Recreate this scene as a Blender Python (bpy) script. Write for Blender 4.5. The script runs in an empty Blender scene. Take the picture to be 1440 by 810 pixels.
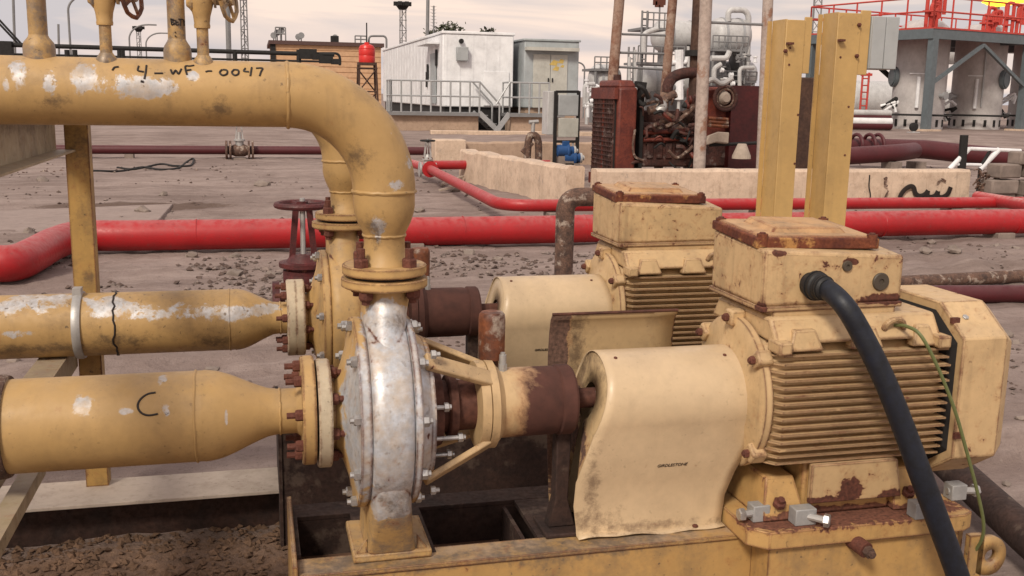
import bpy, bmesh, math, random
from mathutils import Vector, Matrix, Quaternion, noise
random.seed(7)
scn = bpy.context.scene
COL = scn.collection
R_ = math.radians

# ---------------------------------------------------------------- camera
FPX, CAMH = 1430.0, 1.65
YAW, PITCH, ROLL = R_(14.26), R_(10.74), R_(1.05)
FW = Vector((math.sin(YAW)*math.cos(PITCH), math.cos(YAW)*math.cos(PITCH), -math.sin(PITCH)))
_r0 = Vector((math.cos(YAW), -math.sin(YAW), 0)); _u0 = _r0.cross(FW)
RT = _r0*math.cos(ROLL) + _u0*math.sin(ROLL)
UP = -_r0*math.sin(ROLL) + _u0*math.cos(ROLL)
CAM = Vector((0, 0, CAMH))
cd = bpy.data.cameras.new('camera'); cam = bpy.data.objects.new('camera', cd); COL.objects.link(cam)
cd.sensor_width = 36; cd.lens = 36*FPX/1440; cd.clip_start = .05; cd.clip_end = 4000
M = Matrix.Identity(4)
for i in range(3):
    M[i][0], M[i][1], M[i][2], M[i][3] = RT[i], UP[i], -FW[i], CAM[i]
cam.matrix_world = M
scn.camera = cam

# ---------------------------------------------------------------- sky, sun, exposure
SUN_EL, SUN_AZ = R_(42), R_(218)        # soft sun above the left shoulder of the viewer; azimuth from +Y towards +X
w = bpy.data.worlds.new('World'); scn.world = w; w.use_nodes = True
nt = w.node_tree; nt.nodes.clear()
def wn(t, **k):
    n = nt.nodes.new(t)
    for a, b in k.items(): setattr(n, a, b)
    return n
sky = wn('ShaderNodeTexSky', sky_type='NISHITA', sun_disc=False, sun_elevation=R_(9), sun_rotation=SUN_AZ, dust_density=3.0, air_density=1.2)
tc = wn('ShaderNodeTexCoord'); mp = wn('ShaderNodeMapping'); mp.inputs['Scale'].default_value = (1.7, 1.7, 12.0)
n1 = wn('ShaderNodeTexNoise'); n1.inputs['Scale'].default_value = 2.6; n1.inputs['Detail'].default_value = 7; n1.inputs['Distortion'].default_value = .6
n2 = wn('ShaderNodeTexNoise'); n2.inputs['Scale'].default_value = .9; n2.inputs['Detail'].default_value = 2
r1 = wn('ShaderNodeMapRange'); r1.inputs[1].default_value = .44; r1.inputs[2].default_value = .66
c1 = wn('ShaderNodeMix', data_type='RGBA'); c1.inputs[6].default_value = (7.0, 6.8, 7.15, 1); c1.inputs[7].default_value = (11.0, 9.4, 8.4, 1)
r2 = wn('ShaderNodeMapRange'); r2.inputs[1].default_value = .35; r2.inputs[2].default_value = .65
c2 = wn('ShaderNodeMix', data_type='RGBA'); c2.inputs[6].default_value = (.985, .97, .985, 1); c2.inputs[7].default_value = (1.10, .995, .925, 1)
cm = wn('ShaderNodeMix', data_type='RGBA', blend_type='MULTIPLY'); cm.inputs[0].default_value = 1
mx = wn('ShaderNodeMix', data_type='RGBA'); mx.inputs[0].default_value = .88
bg = wn('ShaderNodeBackground'); bg.inputs['Strength'].default_value = .0505
wo = wn('ShaderNodeOutputWorld'); L = nt.links.new
L(tc.outputs['Generated'], mp.inputs['Vector']); L(mp.outputs[0], n1.inputs['Vector']); L(tc.outputs['Generated'], n2.inputs['Vector'])
L(n1.outputs['Fac'], r1.inputs[0]); L(r1.outputs[0], c1.inputs[0]); L(n2.outputs['Fac'], r2.inputs[0]); L(r2.outputs[0], c2.inputs[0])
L(c1.outputs[2], cm.inputs[6]); L(c2.outputs[2], cm.inputs[7])
L(sky.outputs[0], mx.inputs[6]); L(cm.outputs[2], mx.inputs[7]); L(mx.outputs[2], bg.inputs['Color']); L(bg.outputs[0], wo.inputs[0])

sd = bpy.data.lights.new('sun', 'SUN'); sd.energy = 1.5; sd.angle = R_(12); sd.color = (1, .90, .76)
sun = bpy.data.objects.new('sun', sd); COL.objects.link(sun)
sdir = Vector((math.sin(SUN_AZ)*math.cos(SUN_EL), math.cos(SUN_AZ)*math.cos(SUN_EL), math.sin(SUN_EL)))
sun.rotation_euler = sdir.to_track_quat('Z', 'Y').to_euler(); sun.location = sdir*40

scn.render.engine = 'CYCLES'
scn.view_settings.view_transform = 'Standard'; scn.view_settings.look = 'None'
scn.view_settings.gamma = 1; scn.view_settings.use_curve_mapping = False
scn.view_settings.exposure = 0.95
scn.cycles.max_bounces = 6; scn.cycles.diffuse_bounces = 2; scn.cycles.use_denoising = True

# ---------------------------------------------------------------- pixel -> direction helpers (photo pixels, 1440 x 810)
def ray(px, py): return (px-720)*RT + (405-py)*UP + FPX*FW
def onY(px, py, Y): d = ray(px, py); return CAM + d*(Y/d.y)
def onX(px, py, X): d = ray(px, py); return CAM + d*(X/d.x)
def onZ(px, py, Z): d = ray(px, py); return CAM + d*((Z-CAMH)/d.z)
def onCylX(px, py, y0, z0, r):
    """first hit of the pixel's direction with a cylinder along X"""
    d = ray(px, py).normalized(); oy, oz = CAM.y-y0, CAM.z-z0
    a = d.y*d.y+d.z*d.z; b = 2*(oy*d.y+oz*d.z); c = oy*oy+oz*oz-r*r
    q = b*b-4*a*c
    t = (-b-math.sqrt(max(q, 0)))/(2*a)
    return CAM + d*t

# ---------------------------------------------------------------- mesh builder
V = Vector
def frame(d):
    d = V(d).normalized()
    a = V((0, 0, 1)) if abs(d.z) < .9 else V((1, 0, 0))
    u = d.cross(a).normalized(); return u, d.cross(u).normalized(), d
OR = {}
class MB:
    def __init__(s): s.v = []; s.f = []
    def add(s, vs, fs):
        b = len(s.v); s.v += [V(x) for x in vs]; s.f += [tuple(i+b for i in f) for f in fs]; return s
    def box(s, c, d, rz=0, m=None):
        x, y, z = d[0]/2, d[1]/2, d[2]/2
        vs = [V((i*x, j*y, k*z)) for k in (-1, 1) for j in (-1, 1) for i in (-1, 1)]
        if m is not None: vs = [m @ q for q in vs]
        elif rz: q = Matrix.Rotation(rz, 3, 'Z'); vs = [q @ p for p in vs]
        return s.add([p+V(c) for p in vs], [(0,2,3,1),(4,5,7,6),(0,1,5,4),(2,6,7,3),(0,4,6,2),(1,3,7,5)])
    def bb(s, a, b):
        a, b = V(a), V(b); return s.box((a+b)/2, [abs(q) for q in (b-a)])
    def bar(s, p0, p1, w, h, up=(0, 0, 1)):
        p0, p1 = V(p0), V(p1); d = (p1-p0); u = V(up)
        if abs(d.normalized().dot(u)) > .95: u = V((0, 1, 0))
        sd_ = d.cross(u).normalized(); u = sd_.cross(d).normalized()
        vs = [p + sd_*(i*w/2) + u*(j*h/2) for p in (p0, p1) for j in (-1, 1) for i in (-1, 1)]
        return s.add(vs, [(0,1,3,2),(4,6,7,5),(0,4,5,1),(2,3,7,6),(0,2,6,4),(1,5,7,3)])
    def tube(s, path, r, n=12, caps=True):
        path = [V(p) for p in path]; m = len(path)
        rs = r if isinstance(r, (list, tuple)) else [r]*m
        ts = [(path[min(i+1, m-1)]-path[max(i-1, 0)]).normalized() for i in range(m)]
        u, v, _ = frame(ts[0]); vs = []
        for i in range(m):
            if i:
                q = ts[i-1].rotation_difference(ts[i]); u = q @ u; v = q @ v
            for k in range(n):
                a = 2*math.pi*k/n; vs.append(path[i] + (u*math.cos(a)+v*math.sin(a))*rs[i])
        fs = [(i*n+k, i*n+(k+1)%n, (i+1)*n+(k+1)%n, (i+1)*n+k) for i in range(m-1) for k in range(n)]
        if caps: fs += [tuple(range(n-1, -1, -1)), tuple(range((m-1)*n, m*n))]
        return s.add(vs, fs)
    def cyl(s, p0, p1, r, r1=None, n=24, caps=True):
        return s.tube([p0, p1], [r, r if r1 is None else r1], n, caps)
    def lathe(s, o, d, prof, n=40):
        """prof: (t along d, radius); closed at ends where radius > 0 by caps"""
        u, v, d = frame(d); o = V(o); vs = []; m = len(prof)
        for t, r in prof:
            for k in range(n):
                a = 2*math.pi*k/n; vs.append(o + d*t + (u*math.cos(a)+v*math.sin(a))*r)
        fs = [(i*n+k, i*n+(k+1)%n, (i+1)*n+(k+1)%n, (i+1)*n+k) for i in range(m-1) for k in range(n)]
        fs += [tuple(range(n-1, -1, -1)), tuple(range((m-1)*n, m*n))]
        return s.add(vs, fs)
    def prism(s, poly, ext):
        poly = [V(p) for p in poly]; e = V(ext); n = len(poly)
        return s.add(poly+[p+e for p in poly], [tuple(range(n-1, -1, -1)), tuple(range(n, 2*n))]+[(i, (i+1)%n, n+(i+1)%n, n+i) for i in range(n)])
    def loft(s, rings, caps=True):
        n = len(rings[0]); vs = [p for r in rings for p in r]; m = len(rings)
        fs = [(i*n+k, i*n+(k+1)%n, (i+1)*n+(k+1)%n, (i+1)*n+k) for i in range(m-1) for k in range(n)]
        if caps: fs += [tuple(range(n-1, -1, -1)), tuple(range((m-1)*n, m*n))]
        return s.add(vs, fs)
    def build(s, name, mat, parent=None, smooth=35, bevel=0, seg=2, loc=None):
        org = OR[parent] if parent is not None else None
        if parent is None:
            if loc is not None: org = V(loc)
            else:
                xs = [p.x for p in s.v]; ys = [p.y for p in s.v]; zs = [p.z for p in s.v]
                org = V(((min(xs)+max(xs))/2, (min(ys)+max(ys))/2, min(zs)))
        me = bpy.data.meshes.new(name)
        me.from_pydata([p-org for p in s.v], [], s.f)
        bm = bmesh.new(); bm.from_mesh(me); bmesh.ops.recalc_face_normals(bm, faces=bm.faces); bm.to_mesh(me); bm.free()
        if smooth:
            me.polygons.foreach_set('use_smooth', [True]*len(me.polygons)); me.set_sharp_from_angle(angle=R_(smooth))
        me.materials.append(mat)
        o = bpy.data.objects.new(name, me); COL.objects.link(o)
        if parent is None: o.location = org
        else: o.parent = parent
        OR[o] = org
        if bevel:
            b = o.modifiers.new('bevel', 'BEVEL'); b.width = bevel; b.segments = seg; b.limit_method = 'ANGLE'; b.angle_limit = R_(40); b.harden_normals = False
        return o
def tag(o, label, cat, group=None, kind=None):
    o['label'] = label; o['category'] = cat
    if group: o['group'] = group
    if kind: o['kind'] = kind
    return o
def struct(o): o['kind'] = 'structure'; return o
def thing(name, label, cat, loc, group=None, local=False, rz=0):
    o = bpy.data.objects.new(name, None); COL.objects.link(o); o.location = loc; o.empty_display_size = .1
    o.rotation_euler.z = rz
    OR[o] = V((0, 0, 0)) if local else V(loc)
    return tag(o, label, cat, group)
def copy_tree(o, parent=None, loc=None):
    c = o.copy(); COL.objects.link(c); c.parent = parent; OR[c] = OR.get(o)
    if loc is not None: c.location = loc
    for ch in list(o.children): copy_tree(ch, c)
    return c
def share(src, name, parent, loc, rot=None):
    """another object with src's mesh; loc in the coordinates parts are given in"""
    o = bpy.data.objects.new(name, src.data); COL.objects.link(o); o.parent = parent
    o.location = V(loc) - (OR[parent] if parent is not None else V((0, 0, 0)))
    if rot is not None: o.rotation_mode = 'QUATERNION'; o.rotation_quaternion = rot
    OR[o] = V(loc)
    return o
def arc(c, u, v, r, a0, a1, n):
    c, u, v = V(c), V(u), V(v)
    return [c + u*(r*math.cos(R_(a0+(a1-a0)*i/n))) + v*(r*math.sin(R_(a0+(a1-a0)*i/n))) for i in range(n+1)]
def spline(pts, n=8):
    pts = [V(p) for p in pts]; P = [2*pts[0]-pts[1]]+pts+[2*pts[-1]-pts[-2]]; out = []
    for i in range(1, len(P)-2):
        p0, p1, p2, p3 = P[i-1:i+3]
        for k in range(n):
            t = k/n
            out.append(.5*((2*p1)+(p2-p0)*t+(2*p0-5*p1+4*p2-p3)*t*t+(3*p1-p0-3*p2+p3)*t**3))
    return out+[pts[-1]]
def bend(pts, r, n=6):
    """polyline with rounded corners of radius r"""
    pts = [V(p) for p in pts]; out = [pts[0]]
    for i in range(1, len(pts)-1):
        a = (pts[i-1]-pts[i]); b = (pts[i+1]-pts[i]); k = min(r, a.length*.48, b.length*.48)
        p, q = pts[i]+a.normalized()*k, pts[i]+b.normalized()*k
        for j in range(n+1):
            t = j/n; out.append(p*(1-t)**2 + pts[i]*2*t*(1-t) + q*t*t)
    return out+[pts[-1]]
HEX = {}
def hexbolt(mat, r, head, shank, sr=None):
    """mesh of a bolt along +X: nut at 0..head, threaded end beyond, cached"""
    k = (mat.name, r, head, shank)
    if k not in HEX:
        m = MB(); m.lathe((0, 0, 0), (1, 0, 0), [(0, r), (head*.8, r), (head, r*.82)], 6)
        if shank: m.cyl((head*.9, 0, 0), (head+shank, 0, 0), sr or r*.55, n=8)
        me = bpy.data.meshes.new('bolt'); me.from_pydata([tuple(p) for p in m.v], [], m.f); me.materials.append(mat)
        HEX[k] = me
    return HEX[k]
def bolt(parent, p, d, mat, r=.012, head=.014, shank=.012, name='bolt'):
    o = bpy.data.objects.new(name, hexbolt(mat, r, head, shank)); COL.objects.link(o); o.parent = parent
    o.location = V(p)-OR[parent]; o.rotation_mode = 'QUATERNION'; o.rotation_quaternion = V((1, 0, 0)).rotation_difference(V(d))
    return o
def bolt_ring(parent, c, d, R, n, mat, r=.012, head=.014, shank=.012, a0=0, name='bolt'):
    u, v, d = frame(d); c = V(c)
    for k in range(n):
        a = R_(a0)+2*math.pi*k/n
        bolt(parent, c+(u*math.cos(a)+v*math.sin(a))*R, d, mat, r, head, shank, name)
def text_mesh(name, body, size, mat, parent, M4, depth=.0006, shear=0):
    cu = bpy.data.curves.new('tmp', 'FONT'); cu.body = body; cu.size = size; cu.extrude = depth; cu.align_x = 'CENTER'; cu.shear = shear
    ob = bpy.data.objects.new('tmp', cu); COL.objects.link(ob)
    me = bpy.data.meshes.new_from_object(ob.evaluated_get(bpy.context.evaluated_depsgraph_get()))
    bpy.data.objects.remove(ob); bpy.data.curves.remove(cu)
    me.materials.clear(); me.materials.append(mat); me.name = name
    me.transform(Matrix.Translation(-OR[parent]) @ M4)
    o = bpy.data.objects.new(name, me); COL.objects.link(o); o.parent = parent; OR[o] = OR[parent]
    return o
# ---------------------------------------------------------------- materials
class NT:
    def __init__(s, name):
        s.mat = bpy.data.materials.new(name); s.mat.use_nodes = True; s.t = s.mat.node_tree; s.t.nodes.clear()
        s.geo = s.t.nodes.new('ShaderNodeNewGeometry')
    def link(s, v, sock):
        if hasattr(v, 'is_linked'): s.t.links.new(v, sock)
        elif isinstance(v, (tuple, list)): sock.default_value = tuple(v)+((1,) if len(v) == 3 and sock.type == 'RGBA' else ())
        else: sock.default_value = v
    def pos(s, sc=(1, 1, 1), off=(0, 0, 0)):
        n = s.t.nodes.new('ShaderNodeMapping'); n.inputs['Scale'].default_value = sc; n.inputs['Location'].default_value = off
        s.t.links.new(s.geo.outputs['Position'], n.inputs[0]); return n.outputs[0]
    def noise(s, scale, detail=4, vec=None, rough=.55, dist=0):
        n = s.t.nodes.new('ShaderNodeTexNoise'); n.inputs['Scale'].default_value = scale; n.inputs['Detail'].default_value = detail
        n.inputs['Roughness'].default_value = rough; n.inputs['Distortion'].default_value = dist
        s.t.links.new(vec if vec is not None else s.geo.outputs['Position'], n.inputs['Vector']); return n.outputs['Fac']
    def voro(s, scale, vec=None, out='Distance'):
        n = s.t.nodes.new('ShaderNodeTexVoronoi'); n.inputs['Scale'].default_value = scale
        s.t.links.new(vec if vec is not None else s.geo.outputs['Position'], n.inputs['Vector']); return n.outputs[out]
    def rng(s, v, a, b, c=0, d=1):
        n = s.t.nodes.new('ShaderNodeMapRange'); n.clamp = True
        for i, q in enumerate((v, a, b, c, d)): s.link(q, n.inputs[i])
        return n.outputs[0]
    def m(s, op, a, b=0, c=0):
        n = s.t.nodes.new('ShaderNodeMath'); n.operation = op
        s.link(a, n.inputs[0]); s.link(b, n.inputs[1]); s.link(c, n.inputs[2]); return n.outputs[0]
    def mix(s, f, a, b, mode='MIX'):
        n = s.t.nodes.new('ShaderNodeMix'); n.data_type = 'RGBA'; n.blend_type = mode
        s.link(f, n.inputs[0]); s.link(a, n.inputs[6]); s.link(b, n.inputs[7]); return n.outputs[2]
    def mixf(s, f, a, b):
        n = s.t.nodes.new('ShaderNodeMix'); s.link(f, n.inputs[0]); s.link(a, n.inputs[2]); s.link(b, n.inputs[3]); return n.outputs[0]
    def blob(s, c, r):
        """1 at c falling to 0 on the ellipsoid of radii r, negative outside"""
        n = s.t.nodes.new('ShaderNodeVectorMath'); n.operation = 'SUBTRACT'; s.t.links.new(s.geo.outputs['Position'], n.inputs[0]); n.inputs[1].default_value = tuple(c)
        d = s.t.nodes.new('ShaderNodeVectorMath'); d.operation = 'DIVIDE'; s.t.links.new(n.outputs[0], d.inputs[0]); d.inputs[1].default_value = tuple(r)
        l = s.t.nodes.new('ShaderNodeVectorMath'); l.operation = 'LENGTH'; s.t.links.new(d.outputs[0], l.inputs[0])
        return s.m('SUBTRACT', 1.0, l.outputs['Value'])
    def blobs(s, lst):
        v = None
        for c, r in lst:
            b = s.blob(c, r); v = b if v is None else s.m('MAXIMUM', v, b)
        return v
    def nz(s):
        n = s.t.nodes.new('ShaderNodeSeparateXYZ'); s.t.links.new(s.geo.outputs['Normal'], n.inputs[0]); return n.outputs[2]
    def done(s, base, rough=.5, metal=0, height=None, bs=.3, bd=.01, emit=None, es=0, spec=.5):
        b = s.t.nodes.new('ShaderNodeBsdfPrincipled'); o = s.t.nodes.new('ShaderNodeOutputMaterial')
        s.link(base, b.inputs['Base Color']); s.link(rough, b.inputs['Roughness']); s.link(metal, b.inputs['Metallic'])
        b.inputs['Specular IOR Level'].default_value = spec
        if height is not None:
            k = s.t.nodes.new('ShaderNodeBump'); k.inputs['Strength'].default_value = bs; k.inputs['Distance'].default_value = bd
            s.link(height, k.inputs['Height']); s.t.links.new(k.outputs[0], b.inputs['Normal'])
        if emit: s.link(emit, b.inputs['Emission Color']); b.inputs['Emission Strength'].default_value = es
        s.t.links.new(b.outputs[0], o.inputs[0]); return s.mat
def mul(c, k): return tuple(min(1, q*k) for q in c)
def paint(name, col, rough=.52, var=.2, dirt=.3, dirtcol=(.10, .065, .04), chip=0., chipscale=9, chipcol=(.60, .60, .62),
          rust=0., rustscale=22, rustcol=(.085, .028, .017), blobs=None, rblobs=None, dblobs=None, dust=.15, dustcol=(.42, .33, .26), drip=.3, spec=.5, bump=.25, edge=0., blobw=.42, rblobw=.55, rsoft=.025, rvar=1., chipdirt=1.):
    n = NT(name)
    big = n.noise(2.3, 3); fine = n.noise(38, 4)
    c = n.mix(n.rng(big, .3, .7), mul(col, 1-var), mul(col, 1+var*.6))
    md = n.noise(9, 6, rough=.65); c = n.mix(n.rng(md, .42, .62, .35, 0), c, mul(col, 1.14)); c = n.mix(n.rng(fine, .35, .75, 0, .25), c, mul(col, .72))
    # streaks that ran down
    st = n.noise(1, 5, n.pos((26, 26, 2.2)))
    c = n.mix(n.rng(st, .56, .78, 0, drip), c, dirtcol)
    # blotchy grime
    gr = n.noise(7, 8, rough=.72)
    c = n.mix(n.rng(gr, .48, .72, 0, dirt), c, dirtcol)
    sp = n.noise(75, 3); c = n.mix(n.m('MULTIPLY', n.rng(sp, .64, .70), n.rng(gr, .42, .6, 0, min(1, dirt*1.6))), c, mul(dirtcol, .6))
    if dust:
        c = n.mix(n.m('MULTIPLY', n.rng(n.nz(), .35, .95, 0, dust), n.rng(n.noise(14, 5), .3, .6)), c, dustcol)
    met = 0.0; rg = n.rng(fine, .3, .7, rough-.07, rough+.12); h = n.m('MULTIPLY', fine, .12)
    edn = n.noise(chipscale*1.6, 10, rough=.74, dist=.3)
    if chip or blobs:
        src = n.m('SUBTRACT', edn, .78-.45*chip) if chip else n.m('SUBTRACT', edn, 2.)
        if blobs:
            b = n.m('ADD', n.m('MULTIPLY', n.m('MINIMUM', n.blobs(blobs), .55), blobw), n.m('MULTIPLY', n.m('SUBTRACT', edn, .60), 1.25))
            src = n.m('MAXIMUM', src, b)
        f = n.m('MULTIPLY', n.rng(src, -.015, .07), n.rng(n.noise(17, 6, rough=.7), .3, .6, .45, 1))
        cc = n.mix(n.rng(n.noise(60, 4), .3, .75), mul(chipcol, .72), mul(chipcol, 1.08)); cc = n.mix(n.rng(n.noise(1, 6, n.pos((34, 34, 7)), rough=.7), .42, .68, 0, .55*chipdirt), cc, mul(chipcol, .45)); cc = n.mix(n.m('MULTIPLY', n.rng(n.noise(48, 3), .62, .68), .8*chipdirt), cc, (.10,.08,.07)); cc = n.mix(n.rng(n.noise(5, 7, rough=.7), .52, .64, 0, .5*chipdirt), cc, mul(col, .9))
        c = n.mix(f, c, cc); met = n.m('MULTIPLY', f, .35); rg = n.mixf(f, rg, .42); h = n.m('SUBTRACT', h, n.m('MULTIPLY', f, .25))
    if dblobs:
        b = n.m('ADD', n.m('MULTIPLY', n.blobs(dblobs), .32), n.m('MULTIPLY', n.m('SUBTRACT', n.noise(24, 10, rough=.8), .52), 1.6))
        c = n.mix(n.rng(b, 0, .3, 0, .75), c, dirtcol)
    if rust or rblobs:
        e2 = n.noise(rustscale, 8, rough=.7, dist=.4)
        src = n.m('SUBTRACT', e2, .80-.5*rust) if rust else n.m('SUBTRACT', e2, 2.)
        if rblobs:
            src = n.m('MAXIMUM', src, n.m('ADD', n.m('MULTIPLY', n.blobs(rblobs), rblobw), n.m('SUBTRACT', e2, .60)))
        if edge:
            bv = n.t.nodes.new('ShaderNodeBevel'); bv.samples = 4; bv.inputs['Radius'].default_value = .012
            dt = n.t.nodes.new('ShaderNodeVectorMath'); dt.operation = 'DOT_PRODUCT'; n.t.links.new(bv.outputs[0], dt.inputs[0]); n.t.links.new(n.geo.outputs['Normal'], dt.inputs[1])
            em = n.rng(dt.outputs['Value'], .998, .93)
            src = n.m('MAXIMUM', src, n.m('ADD', n.m('MULTIPLY', em, edge*.5), n.m('SUBTRACT', n.noise(rustscale*.7, 8, rough=.72), .66)))
        f = n.rng(src, 0, rsoft); halo = n.rng(src, -.10, .02, 0, .45)
        rc = n.mix(n.rng(n.noise(90 if rvar == 1 else 20, 5), .3, .7), mul(rustcol, 1-.45*rvar), mul(rustcol, 1+.7*rvar))
        c = n.mix(halo, c, (.30, .12, .045)); c = n.mix(f, c, rc); rg = n.mixf(f, rg, .88)
        h = n.m('SUBTRACT', h, n.m('MULTIPLY', f, .3)); 
        if not isinstance(met, float): met = n.m('MULTIPLY', met, n.m('SUBTRACT', 1., f))
    return n.done(c, rg, met, h, bump, .006, spec=spec)
def rusty(name, a=(.10, .035, .02), b=(.24, .085, .035), rough=.85, scale=9, bump=.5, metal=0., third=None):
    n = NT(name); f = n.noise(scale, 8, rough=.7, dist=.3); g = n.noise(scale*6, 5)
    c = n.mix(n.rng(f, .35, .68), a, b); c = n.mix(n.rng(g, .4, .75, 0, .6), c, mul(a, .5))
    if third: c = n.mix(n.rng(n.noise(scale*.6, 7, rough=.7), .55, .62, 0, .9), c, third)
    return n.done(c, n.rng(g, .3, .7, rough-.15, min(1, rough+.1)), metal, n.m('ADD', f, n.m('MULTIPLY', g, .5)), bump, .006)
def plain(name, col, rough=.5, metal=0., var=.2, scale=8, bump=.1, emit=None, es=0):
    n = NT(name); f = n.noise(scale, 6, rough=.65)
    c = n.mix(n.rng(f, .3, .75), mul(col, 1+var*.5), mul(col, 1-var)); c = n.mix(n.rng(n.noise(scale*5, 4), .55, .8, 0, .35), c, mul(col, .6))
    return n.done(c, n.rng(f, .3, .7, max(.05, rough-.08), min(1, rough+.1)), metal, f, bump, .005, emit, es)

OCHRE = (.46, .292, .116); CREAM = (.55, .382, .202); CREAM2 = (.575, .433, .272)
def C(px, py, y0=2.75, z0=1.64, r=.083): return tuple(onCylX(px, py, y0, z0, r))
mt = {}
mt['pipe_top'] = paint('ochre_pipe_paint', OCHRE, blobs=[(C(25,100), (.03,.05,.045)), (C(72,118), (.02,.04,.04)), (C(118,112), (.05,.05,.05)), (C(160,122), (.09,.06,.04)), (C(205,125), (.07,.05,.03)), (C(238,122), (.03,.05,.03)), (C(450,122), (.016,.03,.016)), (C(458,140), (.012,.03,.014)), (C(432,126), (.012,.03,.01)), (C(270,105), (.02,.03,.02)), (C(8,118), (.012,.03,.03))],
    dblobs=[(C(305,152), (.04,.06,.03)), (C(470,175), (.05,.08,.04)), (C(425,165), (.05,.08,.02)), (C(75,142), (.04,.05,.02))], chip=.0, rust=.16, dirt=.42, dust=.25)
mt['pipe_disc'] = paint('ochre_elbow_paint', OCHRE, blobs=[((.31,2.67,1.30), (.035,.06,.05)), ((.36,2.68,1.41), (.04,.05,.02)), ((.40,2.68,1.47), (.02,.05,.03))], chip=.20, rust=.17, dirt=.5, dblobs=[((.30,2.68,1.29), (.04,.06,.05)), ((.26,2.68,1.48), (.05,.08,.05))])
mt['pipe_suc'] = paint('ochre_suction_paint', mul(OCHRE, 1.03), blobs=[(C(117,572,2.75,.786,.122), (.03,.06,.035)), (C(178,578,2.75,.786,.122), (.026,.05,.012)), (C(232,580,2.75,.786,.122), (.016,.05,.024)), (C(228,535,2.75,.786,.122), (.02,.05,.015)), (C(318,585,2.75,.786,.122), (.008,.04,.035))], rust=.14, dirt=.3, drip=.15)
yb, zb = 4.0, .775
mt['pipe_suc_b'] = paint('peeling_suction_paint', mul(OCHRE, .98), blobs=[(C(50,425,yb,zb,.118), (.17,.1,.05)), (C(150,428,yb,zb,.118), (.1,.1,.05)), (C(190,440,yb,zb,.118), (.1,.1,.045)), (C(265,438,yb,zb,.118), (.16,.1,.045)), (C(330,440,yb,zb,.118), (.08,.1,.04)), (C(370,435,yb,zb,.07), (.08,.1,.03)), (C(20,470,yb,zb,.118), (.09,.1,.02))], chipscale=7, chipcol=(.66,.66,.68), rust=.20, dirt=.55, dblobs=[(C(170,480,yb,zb,.118), (.14,.1,.04)), (C(300,480,yb,zb,.118), (.12,.1,.04)), (C(60,490,yb,zb,.118), (.3,.1,.025))])
mt['pipe_b'] = paint('ochre_pipe_plain', OCHRE, chip=.28, rust=.2, dirt=.5)
mt['riser'] = paint('riser_paint', mul(OCHRE, .95), chip=.72, chipcol=(.24,.20,.17), rust=.3, dirt=.8)
mt['cream'] = paint('motor_cream_paint', CREAM, edge=.6, bump=.45, rust=.26, rustscale=26, dirt=.32, chip=.0, drip=.25)
mt['cream_box'] = paint('junction_box_paint', mul(CREAM, .98), edge=1.0, bump=.4, rust=.36, rustscale=24, dirt=.4, drip=.4, rblobs=[((1.80,2.6,1.075), (.09,.06,.022)), ((1.45,2.58,1.22), (.03,.06,.012)), ((1.405,2.6,1.06), (.02,.05,.02)), ((1.68,2.6,1.19), (.03,.05,.012)), ((1.88,2.6,1.19), (.02,.05,.04)), ((1.405,3.85,1.19), (.03,.05,.03))])
mt['rim'] = rusty('lid_rim_rust', (.07,.014,.009), (.20,.055,.02), scale=16, third=(.42,.22,.07))
mt['lid'] = paint('rusty_lid_paint', (.48,.29,.14), edge=1.2, rust=.30, rustscale=13, dirt=.7, rustcol=(.13,.04,.02))
mt['guard'] = paint('guard_cream_paint', CREAM2, rust=.13, rustscale=40, dirt=.16, drip=.1, rough=.38, dblobs=[((.94,2.64,.42), (.10,.1,.05)), ((.92,2.66,.55), (.03,.1,.16)), ((1.1,2.64,.39), (.25,.1,.02))], dirtcol=(.17,.11,.07))
mt['guard_b'] = paint('far_guard_cream_paint', mul(CREAM2, .98), rust=.12, rustscale=40, dirt=.14, drip=.08, rough=.38)
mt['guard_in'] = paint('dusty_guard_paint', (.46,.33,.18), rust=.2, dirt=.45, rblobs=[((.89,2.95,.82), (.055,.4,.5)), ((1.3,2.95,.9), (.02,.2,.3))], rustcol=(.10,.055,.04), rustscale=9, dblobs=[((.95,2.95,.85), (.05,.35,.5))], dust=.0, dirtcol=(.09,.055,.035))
mt['casing'] = paint('pump_casing_paint', mul(OCHRE, 1.05), edge=.45, blobs=[((.35,2.55,.90), (.13,.32,.22)), ((.35,2.48,.72), (.14,.18,.19)), ((.34,2.66,1.03), (.09,.2,.09)), ((.33,2.5,.60), (.10,.15,.10)), ((.25,2.55,.80), (.06,.25,.24)), ((.42,2.55,.80), (.06,.25,.24))], chipcol=(.60,.63,.68), chipdirt=.45, chipscale=7, blobw=.85, rust=.18, dirt=.55,
    dblobs=[((.36,2.55,.52), (.09,.12,.08)), ((.37,2.6,.41), (.16,.14,.06)), ((.36,2.5,.60), (.09,.1,.06)), ((.34,2.66,1.05), (.06,.1,.03))], dirtcol=(.16,.13,.11), bump=.5)
mt['flange'] = paint('flange_paint', mul(OCHRE, 1.08), edge=.55, chip=.2, chipcol=(.62,.60,.58), rust=.25, dirt=.45)
mt['flange_w'] = paint('worn_flange_paint', (.50,.42,.30), edge=.4, chip=.38, chipcol=(.62,.63,.66), rust=.2, dirt=.5)
mt['bearing'] = paint('bearing_paint', CREAM, rust=.2, rblobs=[((.94,2.70,.70), (.31,.42,.38)), ((.92,4.0,.77), (.5,.5,.5))], rustcol=(.066,.024,.017), rblobw=.9, rsoft=.14, rvar=.5, rustscale=5, dirt=.4)
mt['bracket'] = paint('bracket_paint', mul(CREAM, .92), rust=.3, dirt=.6)
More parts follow.
